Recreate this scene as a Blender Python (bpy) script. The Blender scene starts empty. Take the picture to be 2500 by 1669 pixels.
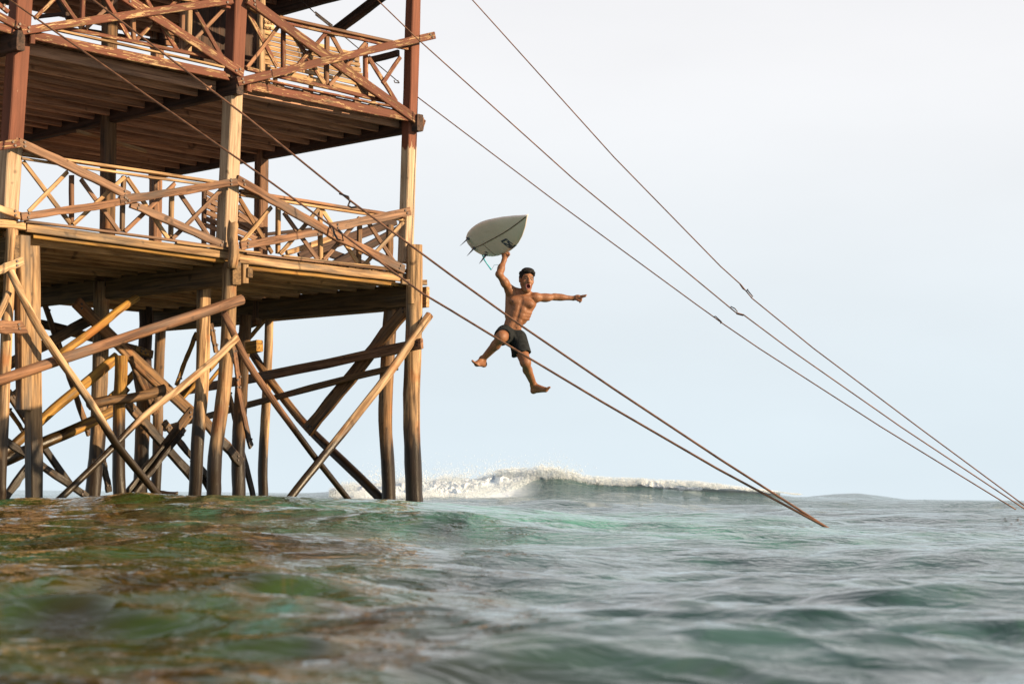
import bpy, math, random
import numpy as np
from mathutils import Vector, Matrix

SC = bpy.context.scene
COL = SC.collection
R = math.radians
random.seed(7)

# ------------------------------------------------------------------ camera, sky, sun, exposure
F, CX, HY, CAMZ, ROLL = 4626.0, 1250.0, 1208.0, 0.30, math.radians(0.6)      # focal length in photo pixels, horizon row, eye height above mean sea
cam = bpy.data.cameras.new('camera')
cam.lens = 36.0 * F / 2500.0
cam.sensor_width = 36.0
cam.shift_y = (HY - 834.5) / 2500.0
cam.clip_end = 20000.0
cam.clip_start = 0.05
cam.dof.use_dof = True
cam.dof.focus_distance = 23.0
cam.dof.aperture_fstop = 5.6
camo = bpy.data.objects.new('camera', cam)
RC, RS = math.cos(ROLL), math.sin(ROLL)
camo.matrix_world = Matrix(((RC, -RS, 0, 0), (0, 0, -1, 0), (RS, RC, 0, CAMZ), (0, 0, 0, 1)))
COL.objects.link(camo)
SC.camera = camo

SUN_EL, SUN_AZ = R(19), R(110)                    # azimuth clockwise from +Y (the view direction)
SUN_DIR = Vector((math.sin(SUN_AZ) * math.cos(SUN_EL), math.cos(SUN_AZ) * math.cos(SUN_EL), math.sin(SUN_EL)))
world = bpy.data.worlds.new('World')
SC.world = world
world.use_nodes = True
wn = world.node_tree
wn.nodes.clear()
sky = wn.nodes.new('ShaderNodeTexSky')
sky.sky_type = 'NISHITA'
sky.sun_disc = False
sky.sun_elevation = SUN_EL
sky.sun_rotation = SUN_AZ
sky.altitude = 0.0
sky.air_density = 1.0
sky.dust_density = 0.8
sky.ozone_density = 1.5
# sea haze in front of the blue: thick near the horizon, thinner overhead
wtc = wn.nodes.new('ShaderNodeTexCoord')
wsep = wn.nodes.new('ShaderNodeSeparateXYZ'); wn.links.new(wtc.outputs['Generated'], wsep.inputs[0])
def wmath(op, a, b):
    m = wn.nodes.new('ShaderNodeMath'); m.operation = op
    for i, v in enumerate((a, b)):
        if isinstance(v, bpy.types.NodeSocket): wn.links.new(v, m.inputs[i])
        else: m.inputs[i].default_value = v
    return m.outputs[0]
thick = wmath('DIVIDE', 0.46, wmath('MAXIMUM', wsep.outputs[2], 0.02))
haze = wmath('SUBTRACT', 1.0, wmath('POWER', 2.71828, wmath('MULTIPLY', wmath('MULTIPLY', thick, thick), -1.0)))
wmix = wn.nodes.new('ShaderNodeMix'); wmix.data_type = 'RGBA'
wn.links.new(haze, wmix.inputs[0]); wn.links.new(sky.outputs[0], wmix.inputs[6])
hramp = wn.nodes.new('ShaderNodeMapRange'); hramp.interpolation_type = 'SMOOTHSTEP'
wn.links.new(wsep.outputs[2], hramp.inputs[0])
for i_, v_ in ((1, 0.0), (2, 0.26), (3, 0.0), (4, 1.0)): hramp.inputs[i_].default_value = v_
hmix = wn.nodes.new('ShaderNodeMix'); hmix.data_type = 'RGBA'; wn.links.new(hramp.outputs[0], hmix.inputs[0])
hmix.inputs[6].default_value = (5.35, 6.12, 6.60, 1); hmix.inputs[7].default_value = (6.62, 6.62, 6.75, 1)
wnz = wn.nodes.new('ShaderNodeTexNoise'); wnz.inputs['Scale'].default_value = 2.6; wnz.inputs['Detail'].default_value = 5.0
wmp = wn.nodes.new('ShaderNodeMapping'); wmp.inputs['Scale'].default_value = (1.0, 1.0, 3.2)
wn.links.new(wtc.outputs['Generated'], wmp.inputs['Vector']); wn.links.new(wmp.outputs[0], wnz.inputs['Vector'])
wsc = wn.nodes.new('ShaderNodeMapRange'); wn.links.new(wnz.outputs['Fac'], wsc.inputs[0])
for i_, v_ in ((1, 0.3), (2, 0.7), (3, 0.955), (4, 1.045)): wsc.inputs[i_].default_value = v_
wvm = wn.nodes.new('ShaderNodeVectorMath'); wvm.operation = 'SCALE'      # uneven haze
wn.links.new(hmix.outputs[2], wvm.inputs[0]); wn.links.new(wsc.outputs[0], wvm.inputs['Scale'])
wn.links.new(wvm.outputs[0], wmix.inputs[7])
bg = wn.nodes.new('ShaderNodeBackground')
bg.inputs['Strength'].default_value = 0.075
wo = wn.nodes.new('ShaderNodeOutputWorld')
wn.links.new(wmix.outputs[2], bg.inputs['Color'])
wn.links.new(bg.outputs[0], wo.inputs['Surface'])

sl = bpy.data.lights.new('sun', 'SUN')
sl.energy = 5.0
sl.angle = R(0.6)
sl.color = (1.0, 0.76, 0.48)
so = bpy.data.objects.new('sun', sl)
so.rotation_euler = SUN_DIR.to_track_quat('Z', 'Y').to_euler()
so.location = (30, -20, 30)
COL.objects.link(so)

SC.view_settings.view_transform = 'Standard'
SC.view_settings.look = 'None'
SC.view_settings.exposure = 0.9
SC.view_settings.gamma = 1.0
SC.cycles.use_denoising = True
SC.cycles.max_bounces = 8
SC.cycles.diffuse_bounces = 5
SC.cycles.caustics_reflective = True
SC.cycles.blur_glossy = 0.6
SC.cycles.sample_clamp_indirect = 3.0
SC.cycles.caustics_refractive = False

# ------------------------------------------------------------------ frames of reference: the tower's own axes
UX = Vector((0.692, 0.722, 0)).normalized()        # along the front of the tower, away to the right
VX = Vector((-UX.y, UX.x, 0))                      # into the tower
ZX = Vector((0, 0, 1))
B0 = Vector((-0.1494 * 25.0, 25.0, 0))             # foot of the middle front post
BAY = 0.1305 * 25.0
O = Vector((0, 0, CAMZ))

def ray(px, py):
    dx, up = (px - CX) / F, (HY - py) / F
    return Vector((dx * RC - up * RS, 1.0, dx * RS + up * RC))
def tw(a, b, z):
    return B0 + UX * a + VX * b + ZX * z
def hit(px, py, p0, n):
    d = ray(px, py)
    return O + d * ((p0 - O).dot(n) / d.dot(n))
def onF(px, py, b=0.0):                            # on a plane parallel to the tower's front
    return hit(px, py, tw(0, b, 0), VX)
def onD(px, py, a=0.0):                            # on a plane running into the tower
    return hit(px, py, tw(a, 0, 0), UX)
def pix(p):
    x, z = p.x / p.y * F, (p.z - CAMZ) / p.y * F
    return (CX + x * RC + z * RS, HY - (z * RC - x * RS))

# ------------------------------------------------------------------ materials
def nd(nt, t, **kw):
    n = nt.nodes.new(t)
    for k, v in kw.items():
        if k in n.inputs:
            n.inputs[k].default_value = v
        else:
            setattr(n, k, v)
    return n
def mixc(nt, fac, a, b, blend='MIX'):
    m = nt.nodes.new('ShaderNodeMix'); m.data_type = 'RGBA'; m.blend_type = blend
    for i, v in ((0, fac), (6, a), (7, b)):
        if hasattr(v, 'is_linked') or isinstance(v, bpy.types.NodeSocket):
            nt.links.new(v, m.inputs[i])
        else:
            m.inputs[i].default_value = v if i == 0 else (v[0], v[1], v[2], 1)
    return m.outputs[2]
def math_(nt, op, a, b=None, c=None, clamp=False):
    m = nt.nodes.new('ShaderNodeMath'); m.operation = op; m.use_clamp = clamp
    for i, v in enumerate((a, b, c)):
        if v is None: continue
        if isinstance(v, bpy.types.NodeSocket): nt.links.new(v, m.inputs[i])
        else: m.inputs[i].default_value = v
    return m.outputs[0]
def mrange(nt, v, a, b, c=0.0, d=1.0, smooth=False):
    m = nt.nodes.new('ShaderNodeMapRange'); m.clamp = True
    if smooth: m.interpolation_type = 'SMOOTHSTEP'
    nt.links.new(v, m.inputs[0])
    for i, x in enumerate((a, b, c, d)): m.inputs[i + 1].default_value = x
    return m.outputs[0]
def noise(nt, vec, scale, detail=4.0, rough=0.55, dist=0.0):
    n = nt.nodes.new('ShaderNodeTexNoise')
    n.inputs['Scale'].default_value = scale; n.inputs['Detail'].default_value = detail
    n.inputs['Roughness'].default_value = rough; n.inputs['Distortion'].default_value = dist
    if vec is not None: nt.links.new(vec, n.inputs['Vector'])
    return n.outputs['Fac']
def new_mat(name):
    m = bpy.data.materials.new(name); m.use_nodes = True
    nt = m.node_tree; nt.nodes.clear()
    out = nt.nodes.new('ShaderNodeOutputMaterial')
    bs = nt.nodes.new('ShaderNodeBsdfPrincipled')
    nt.links.new(bs.outputs[0], out.inputs['Surface'])
    return m, nt, bs

WK = 0.78
def wood(name, dark, light, grey=0.3, greycol=(0.10, 0.09, 0.08), paint=None, chips=0.58, rust=0.0, rough=0.75):
    dark = (dark[0] * WK * 0.74, dark[1] * WK * 0.64, dark[2] * WK * 0.62); light = (light[0] * WK * 1.04, light[1] * WK * 0.93, light[2] * WK * 0.90)
    m, nt, bs = new_mat(name)
    tc = nt.nodes.new('ShaderNodeTexCoord')
    oi = nt.nodes.new('ShaderNodeObjectInfo')
    off = nt.nodes.new('ShaderNodeVectorMath'); off.operation = 'SCALE'
    comb = nt.nodes.new('ShaderNodeCombineXYZ')
    for i in range(3): nt.links.new(oi.outputs['Random'], comb.inputs[i])
    nt.links.new(comb.outputs[0], off.inputs[0]); off.inputs['Scale'].default_value = 37.0
    add = nt.nodes.new('ShaderNodeVectorMath'); add.operation = 'ADD'
    nt.links.new(tc.outputs['Object'], add.inputs[0]); nt.links.new(off.outputs[0], add.inputs[1])
    mp = nt.nodes.new('ShaderNodeMapping'); mp.inputs['Scale'].default_value = (1.1, 22.0, 22.0)
    nt.links.new(add.outputs[0], mp.inputs['Vector'])
    grain = noise(nt, mp.outputs[0], 1.0, 6.0, 0.65, 0.6)
    mp2 = nt.nodes.new('ShaderNodeMapping'); mp2.inputs['Scale'].default_value = (0.9, 5.0, 5.0)
    nt.links.new(add.outputs[0], mp2.inputs['Vector'])
    blot = noise(nt, mp2.outputs[0], 1.0, 5.0, 0.6)
    g = mrange(nt, grain, 0.38, 0.60)
    c = mixc(nt, g, dark, light)
    mp5 = nt.nodes.new('ShaderNodeMapping'); mp5.inputs['Scale'].default_value = (0.8, 42.0, 42.0)
    nt.links.new(add.outputs[0], mp5.inputs['Vector'])
    crk = noise(nt, mp5.outputs[0], 1.0, 3.0, 0.6, 0.9)
    crack = mrange(nt, crk, 0.645, 0.69)
    c = mixc(nt, math_(nt, 'MULTIPLY', crack, 0.85), c, tuple(x * 0.16 for x in dark))
    knot = noise(nt, add.outputs[0], 4.5, 2.0, 0.5)
    c = mixc(nt, math_(nt, 'MULTIPLY', mrange(nt, knot, 0.68, 0.74), 0.7), c, tuple(x * 0.3 for x in dark))
    c = mixc(nt, math_(nt, 'MULTIPLY', mrange(nt, blot, 0.50, 0.68), grey), c, greycol)
    if rust:
        rn = noise(nt, add.outputs[0], 2.3, 3.0, 0.5)
        c = mixc(nt, math_(nt, 'MULTIPLY', mrange(nt, rn, 0.56, 0.70), rust), c, (0.30, 0.10, 0.025))
    hgt = math_(nt, 'SUBTRACT', grain, math_(nt, 'MULTIPLY', crack, 0.8))
    if paint:
        pz = nt.nodes.new('ShaderNodeAttribute'); pz.attribute_type = 'OBJECT'; pz.attribute_name = 'paint_z'
        ge0 = nt.nodes.new('ShaderNodeNewGeometry')
        sx0 = nt.nodes.new('ShaderNodeSeparateXYZ'); nt.links.new(ge0.outputs['Position'], sx0.inputs[0])
        above = math_(nt, 'GREATER_THAN', math_(nt, 'ADD', sx0.outputs[2], math_(nt, 'ADD', math_(nt, 'MULTIPLY', blot, 0.5), math_(nt, 'MULTIPLY', grain, 0.35))), math_(nt, 'ADD', pz.outputs['Fac'], 0.42))
        mp3 = nt.nodes.new('ShaderNodeMapping'); mp3.inputs['Scale'].default_value = (5.0, 34.0, 34.0)
        nt.links.new(add.outputs[0], mp3.inputs['Vector'])
        cn = noise(nt, mp3.outputs[0], 1.0, 5.0, 0.7)
        big = noise(nt, add.outputs[0], 1.5, 2.0)
        lim = math_(nt, 'ADD', chips, math_(nt, 'MULTIPLY', math_(nt, 'SUBTRACT', 0.5, big), 0.35))
        keep = math_(nt, 'LESS_THAN', cn, lim)
        pc = mixc(nt, mrange(nt, grain, 0.3, 0.7), tuple(x * 0.62 for x in paint), paint)
        pc = mixc(nt, math_(nt, 'MULTIPLY', mrange(nt, blot, 0.52, 0.72), 0.55), pc, tuple(x * 0.32 for x in paint))
        fac = math_(nt, 'MULTIPLY', above, keep)
        c = mixc(nt, fac, c, pc)
        hgt = math_(nt, 'ADD', hgt, math_(nt, 'MULTIPLY', fac, 0.35))
    # each timber its own tone
    tone = mrange(nt, oi.outputs['Random'], 0, 1, 0.74, 1.18)
    hs = nt.nodes.new('ShaderNodeHueSaturation'); nt.links.new(c, hs.inputs['Color']); nt.links.new(tone, hs.inputs['Value'])
    c = hs.outputs[0]
    # wet, weedy zone that the waves reach
    ge = nt.nodes.new('ShaderNodeNewGeometry')
    sx = nt.nodes.new('ShaderNodeSeparateXYZ'); nt.links.new(ge.outputs['Position'], sx.inputs[0])
    wn_ = noise(nt, mp2.outputs[0], 0.9, 4.0)
    wz = math_(nt, 'ADD', sx.outputs[2], math_(nt, 'MULTIPLY', math_(nt, 'SUBTRACT', wn_, 0.5), 2.6))
    wet = mrange(nt, wz, 1.45, 0.95)
    c = mixc(nt, math_(nt, 'MULTIPLY', wet, 0.96), c, (0.011, 0.0065, 0.003))
    weed = math_(nt, 'MULTIPLY', mrange(nt, wz, 0.7, 0.3), mrange(nt, grain, 0.4, 0.7))
    c = mixc(nt, math_(nt, 'MULTIPLY', weed, 0.6), c, (0.030, 0.022, 0.006))
    nt.links.new(c, bs.inputs['Base Color'])
    nt.links.new(mrange(nt, wet, 0, 1, rough, 0.36), bs.inputs['Roughness'])
    bs.inputs['Specular IOR Level'].default_value = 0.3
    bp = nt.nodes.new('ShaderNodeBump'); bp.inputs['Strength'].default_value = 0.55; bp.inputs['Distance'].default_value = 0.012
    nt.links.new(hgt, bp.inputs['Height']); nt.links.new(bp.outputs[0], bs.inputs['Normal'])
    return m

M = {}
RED = (0.178, 0.060, 0.032)
M['bare'] = wood('bare_weathered_wood', (0.24, 0.145, 0.062), (0.56, 0.39, 0.20), 0.8)
M['post'] = wood('post_wood', (0.46, 0.34, 0.21), (0.60, 0.48, 0.32), 0.22, paint=RED, chips=0.70)
M['red'] = wood('red_painted_wood', (0.30, 0.19, 0.08), (0.60, 0.43, 0.22), 0.2, paint=RED, chips=0.555)
M['brown'] = wood('brown_board', (0.16, 0.095, 0.055), (0.31, 0.195, 0.12), 0.35)
M['rail'] = wood('worn_red_brown_plank', (0.14, 0.072, 0.038), (0.33, 0.185, 0.10), 0.6)
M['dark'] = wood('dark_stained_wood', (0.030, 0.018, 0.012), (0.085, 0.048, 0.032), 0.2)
M['joist'] = wood('joist_wood', (0.33, 0.190, 0.125), (0.55, 0.33, 0.22), 0.3)
M['ljoist'] = wood('lower_joist_wood', (0.36, 0.20, 0.075), (0.62, 0.39, 0.19), 0.4)
M['girder'] = wood('lower_girder_wood', (0.12, 0.078, 0.036), (0.25, 0.165, 0.075), 0.4)
M['pile'] = wood('pile_wood', (0.20, 0.12, 0.052), (0.62, 0.43, 0.225), 0.6, rust=0.7)
M['pale'] = wood('pale_stripped_pole', (0.32, 0.20, 0.09), (0.68, 0.51, 0.30), 0.4, rust=0.6)
M['gold'] = wood('ochre_timber', (0.20, 0.105, 0.022), (0.52, 0.31, 0.065), 0.5, rust=0.5)
M['umber'] = wood('umber_timber', (0.080, 0.045, 0.020), (0.27, 0.165, 0.075), 0.5, rust=0.45)

def plain(name, col, rough=0.5, metal=0.0, var=0.25, scale=30.0, spec=0.5, bump=0.0):
    m, nt, bs = new_mat(name)
    tc = nt.nodes.new('ShaderNodeTexCoord')
    n = noise(nt, tc.outputs['Object'], scale, 4.0)
    c = mixc(nt, mrange(nt, n, 0.3, 0.7), tuple(x * (1 - var) for x in col), tuple(min(1, x * (1 + var)) for x in col))
    nt.links.new(c, bs.inputs['Base Color'])
    bs.inputs['Roughness'].default_value = rough
    bs.inputs['Metallic'].default_value = metal
    bs.inputs['Specular IOR Level'].default_value = spec
    if bump:
        bp = nt.nodes.new('ShaderNodeBump'); bp.inputs['Strength'].default_value = bump; bp.inputs['Distance'].default_value = 0.01
        nt.links.new(n, bp.inputs['Height']); nt.links.new(bp.outputs[0], bs.inputs['Normal'])
    return m
M['rust'] = plain('rusty_steel', (0.20, 0.095, 0.050), 0.6, 0.35, 0.5, 9.0)
M['steel'] = plain('dark_steel', (0.06, 0.045, 0.04), 0.5, 0.5, 0.4, 20.0)

# ------------------------------------------------------------------ mesh helpers
def mesh_obj(name, verts, faces, mat, parent=None, matrix=None, smooth=False):
    me = bpy.data.meshes.new(name)
    me.from_pydata([tuple(v) for v in verts], [], faces)
    if smooth:
        me.polygons.foreach_set('use_smooth', [True] * len(me.polygons))
    me.update()
    if mat is not None: me.materials.append(M[mat] if isinstance(mat, str) else mat)
    return place(name, me, parent, matrix)
def place(name, me, parent=None, matrix=None):
    o = bpy.data.objects.new(name, me)
    COL.objects.link(o)
    mw = matrix if matrix is not None else Matrix()
    if parent is not None:
        o.parent = parent
        mw = WORLD[parent.name].inverted() @ mw
    o.matrix_basis = mw
    WORLD[o.name] = matrix if matrix is not None else Matrix()
    return o
WORLD = {}
def thing(name, label, cat, loc, group=None):
    o = bpy.data.objects.new(name, None); COL.objects.link(o)
    o.empty_display_size = 0.3
    o.location = loc
    WORLD[o.name] = Matrix.Translation(Vector(loc))
    o['label'] = label; o['category'] = cat
    if group: o['group'] = group
    return o
def frame(P, Q, n):
    x = (Q - P).normalized()
    z = (n - x * n.dot(x)).normalized()
    y = z.cross(x)
    m = Matrix((x, y, z)).transposed().to_4x4()
    m.translation = (P + Q) / 2
    return m
def beam(name, P, Q, w, d, n, mat, parent, seg=5, warp=0.006, seed=None, cuts=(0, 0)):
    """a sawn timber from P to Q: w across (in the plane), d along the normal n, chamfered, slightly warped"""
    rnd = random.Random(seed if seed is not None else hash((round(P.x, 3), round(Q.x, 3), round(P.z, 3), round(Q.z, 3))))
    L = (Q - P).length
    c = min(0.012, 0.16 * min(w, d))
    jit = 0.05
    if name == 'brace_plank' and mat in ('umber', 'gold', 'pale', 'rail', 'brown'):      # rough-hewn
        jit = 0.11; warp = warp * 1.8; seg = max(seg, 9)
    vs, fs = [], []
    bow_y, bow_z = rnd.uniform(-1, 1) * warp * L * 0.5, rnd.uniform(-1, 1) * warp * L * 0.3
    for i in range(seg + 1):
        t = i / seg
        hw = w / 2 * (1 + rnd.uniform(-jit, jit)); hd = d / 2 * (1 + rnd.uniform(-jit, jit))
        oy = bow_y * math.sin(math.pi * t) + rnd.uniform(-1, 1) * warp * 0.6
        oz = bow_z * math.sin(math.pi * t) + rnd.uniform(-1, 1) * warp * 0.3
        ring = [(hw, hd - c), (hw - c, hd), (-hw + c, hd), (-hw, hd - c), (-hw, -hd + c), (-hw + c, -hd), (hw - c, -hd), (hw, -hd + c)]
        for (y, z) in ring:
            x = -L / 2 + t * L
            if i == 0: x += cuts[0] * y / hw * w / 2
            if i == seg: x += cuts[1] * y / hw * w / 2
            vs.append((x + (rnd.uniform(-1, 1) * 0.006 if i in (0, seg) else 0), y + oy, z + oz))
    for i in range(seg):
        for k in range(8):
            a, b = i * 8 + k, i * 8 + (k + 1) % 8
            fs.append((a, b, b + 8, a + 8))
    fs.append(tuple(range(7, -1, -1))); fs.append(tuple(range(seg * 8, seg * 8 + 8)))
    return mesh_obj(name, vs, fs, mat, parent, frame(P, Q, n))
def pole(name, pts, r0, r1, mat, parent, sides=12, rough=0.095, per=4, seed=1, flat=1.0, ragged=0.0):
    """a round, uneven log through the given points"""
    rnd = random.Random(seed * 77 + len(pts))
    P, Q = pts[0], pts[-1]
    mid = (P + Q) / 2
    fr = frame(P, Q, Vector((0.1, -1, 0.05)))
    inv = fr.inverted()
    lp = [inv @ p for p in pts]
    line = []
    for i in range(len(lp) - 1):
        for k in range(per):
            line.append(lp[i].lerp(lp[i + 1], k / per))
    line.append(lp[-1])
    n = len(line)
    for _ in range(2):
        line = [line[0]] + [(line[i - 1] + line[i] * 2 + line[i + 1]) / 4 for i in range(1, n - 1)] + [line[-1]]
    ph = [rnd.uniform(0, 6.28) for _ in range(6)]
    vs, fs = [], []
    for i, p in enumerate(line):
        t = i / (n - 1)
        r = r0 + (r1 - r0) * t
        wob = Vector((0, math.sin(t * 7 + ph[0]), math.sin(t * 6 + ph[1]))) * r * rough * 2.2
        for k in range(sides):
            a = 2 * math.pi * k / sides
            rr = r * (1 + rough * (math.sin(2 * a + ph[2] + t * 3) + 0.6 * math.sin(3 * a + ph[3] - t * 5) + 0.5 * math.sin(t * 17 + ph[4] + a)) + rnd.uniform(-1, 1) * rough * 0.4)
            x = p.x
            if ragged and i == n - 1: x += rnd.uniform(-1, 1) * ragged
            vs.append((x, p.y + wob.y + math.cos(a) * rr, p.z + wob.z + math.sin(a) * rr * flat))
    for i in range(n - 1):
        for k in range(sides):
            a, b = i * sides + k, i * sides + (k + 1) % sides
            fs.append((a, b, b + sides, a + sides))
    fs.append(tuple(range(sides - 1, -1, -1))); fs.append(tuple(range((n - 1) * sides, n * sides)))
    o = mesh_obj(name, vs, fs, mat, parent, fr, smooth=True)
    for f in o.data.polygons[-2:]: f.use_smooth = False
    return o
def px_width(P, Q, n, wpx):
    d = (Q - P).normalized(); y = n.cross(d).normalized()
    m = (P + Q) / 2
    a, b, e = pix(m), pix(m + y * 0.05), pix(m + d * 0.05)
    ex, ey = e[0] - a[0], e[1] - a[1]; L = math.hypot(ex, ey)
    per = abs((b[0] - a[0]) * ey - (b[1] - a[1]) * ex) / L / 0.05
    return wpx / per

TOWER = thing('surf_tower', 'tall weathered timber tower with two railed decks standing on tangled piles in the sea', 'tower', tw(0, 2.0, 0))

def fb(name, p, q, wpx, d, mat, b=0.0, **kw):       # timber lying in a plane parallel to the front
    P, Q = onF(p[0], p[1], b), onF(q[0], q[1], b)
    return beam(name, P, Q, px_width(P, Q, VX, wpx), d, VX, mat, TOWER, **kw)
def db(name, p, q, wpx, d, mat, a=0.0, **kw):       # timber lying in a plane that runs into the tower
    P, Q = onD(p[0], p[1], a), onD(q[0], q[1], a)
    return beam(name, P, Q, px_width(P, Q, UX, wpx), d, UX, mat, TOWER, **kw)
def fpole(name, pts, wpx, mat, b=0.0, taper=1.0, **kw):
    P = [onF(x, y, b) for x, y in pts]
    Y = sum(p.y for p in P) / len(P)
    r = wpx * Y / F / 2
    return pole(name, P, r, r * taper, mat, TOWER, **kw)
def dpole(name, pts, wpx, mat, a=0.0, taper=1.0, **kw):
    P = [onD(x, y, a) for x, y in pts]
    Y = sum(p.y for p in P) / len(P)
    r = wpx * Y / F / 2
    return pole(name, P, r, r * taper, mat, TOWER, **kw)

# ------------------------------------------------------------------ the sea
rng = np.random.default_rng(11)
def vnoise(x, y, seed=0):
    xi = np.floor(x).astype(np.int64); yi = np.floor(y).astype(np.int64)
    fx = x - xi; fy = y - yi
    fx = fx * fx * (3 - 2 * fx); fy = fy * fy * (3 - 2 * fy)
    def h(a, b):
        n = (a * 374761393 + b * 668265263 + seed * 974634777) & 0xFFFFFFFF
        n = ((n ^ (n >> 13)) * 1274126177) & 0xFFFFFFFF
        return ((n ^ (n >> 16)) & 0xFFFF) / 65535.0
    return (h(xi, yi) * (1 - fx) + h(xi + 1, yi) * fx) * (1 - fy) + (h(xi, yi + 1) * (1 - fx) + h(xi + 1, yi + 1) * fx) * fy
def fbm(x, y, o=4, seed=0):
    s = np.zeros_like(x); a = 0.5
    for i in range(o):
        s = s + a * vnoise(x, y, seed + i * 13); x = x * 2.03 + 5.1; y = y * 2.03 + 1.7; a *= 0.5
    return s
WAVES = []
for i in range(90):
    lam = 0.11 * (5.0 / 0.11) ** (i / 89.0) * rng.uniform(0.9, 1.1)
    ang = rng.normal(-1.50, 0.58)                     # towards the camera, a little to the right
    amp = 0.0092 * lam / (1 + (lam / 0.95) ** 1.0) * (lam / (lam + 0.14)) * rng.uniform(0.4, 1.6)
    WAVES.append((lam, ang, amp, rng.uniform(0, 6.283)))
CREST_PX = [300, 620, 700, 800, 870, 1000, 1100, 1250, 1350, 1450, 1600, 1700, 1800, 1940, 2050, 2300]
CREST_PY = [1212, 1207, 1198, 1190, 1176, 1171, 1166, 1153, 1148, 1165, 1172, 1176, 1188, 1204, 1210, 1214]
CREST_Y = 42.0
def crest_z(px):
    return CAMZ + (HY + (px - CX) * RS - np.interp(px, CREST_PX, CREST_PY)) / F * CREST_Y
def crest_y(px):
    return CREST_Y + (px - 1300) * -0.0015
def big_height(x, y):
    """slow shape of the sea: foreground swell, breaking wave, far swells"""
    px = CX + F * x / np.maximum(y, 0.3)
    z = np.zeros_like(x)
    # the back of a low swell running under the tower, a hump out to the right
    lump = fbm(x * 0.55 + 4.0, y * 0.30, 3, 17) - 0.45
    left = 1 / (1 + np.exp(np.clip((x - 0.4 - 0.05 * (y - 17)) / 0.7, -40, 40)))
    z += (np.interp(x, [-8, -4.6, -3.9, -3.2, -2.5, -1.3, 0.0], [0.07, 0.095, 0.15, 0.205, 0.215, 0.235, 0.24]) + 0.06 * lump) * left * np.where(y < 17.5, np.exp(-((y - 17.5) / 7.5) ** 2), np.exp(-((y - 17.5) / 5.0) ** 2))
    z += 0.05 * lump * np.clip((y - 4) / 8, 0, 1)
    z += 0.10 * np.exp(-((y - 27.0 + 0.15 * (x - 6)) / 3.5) ** 2) * np.exp(-((x - 5.2) / 2.0) ** 2)
    z += 0.03 * np.sin(y * 0.55 + x * 0.2 + 0.6) * np.clip((y - 3) / 6, 0, 1)
    z += 0.26 * np.clip((y - 45) / 40, 0, 1) * (fbm(x * 0.16, y * 0.10, 4, 81) - 0.47) + 0.09 * np.clip((y - 9) / 10, 0, 1) * (fbm(x * 0.7, y * 0.45, 4, 83) - 0.47)
    # the breaker
    yc = crest_y(px); dz = np.maximum(crest_z(px) - 0.06, 0.0)
    d = y - yc
    prof = np.where(d < 0, 0.55 * np.exp(-(np.abs(d) / 1.5) ** 1.6) + 0.45 * np.exp(-(np.abs(d) / 8.0) ** 1.5), np.exp(-(d / 5.0) ** 2))
    z += dz * prof
    far = np.clip((y - 60) / 60, 0, 1)
    z += far * 0.16 * (np.sin(y * 0.11 + 0.02 * x + 0.4 * np.sin(x * 0.03)) + 0.5 * np.sin(y * 0.047 + x * 0.05))
    z += (0.50 + 0.12 * (fbm(x * 0.5, y * 0.4, 3, 71) - 0.5)) * np.exp(-((y - 75) / 6) ** 2) * np.exp(-(np.abs(px - 2090) / 190) ** 1.6)
    return z, d, px
def sea_height(x, y, spacing):
    z, d, px = big_height(x, y)
    dx = np.zeros_like(x); dy = np.zeros_like(x)
    gust = 0.45 + 1.15 * fbm(x * 0.35 + 9, y * 0.22 + 3, 3, 5)
    calm = np.where((d > -6) & (d < 3), 0.8, 1.0)
    for lam, ang, amp, ph in WAVES:
        k = 2 * math.pi / lam
        fade = np.clip((lam / spacing - 2.5) / 2.5, 0, 1) * gust * calm
        kx, ky = math.cos(ang), math.sin(ang)
        arg = k * (x * kx + y * ky) + ph + 0.9 * np.sin(0.31 * x / max(lam, .4) + 0.17 * y / max(lam, .4) + ph * 3)
        A = amp * fade
        z = z + A * np.sin(arg)
        dx = dx + 0.95 * A * kx * np.cos(arg); dy = dy + 0.95 * A * ky * np.cos(arg)
    return z, dx, dy, d, px

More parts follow.
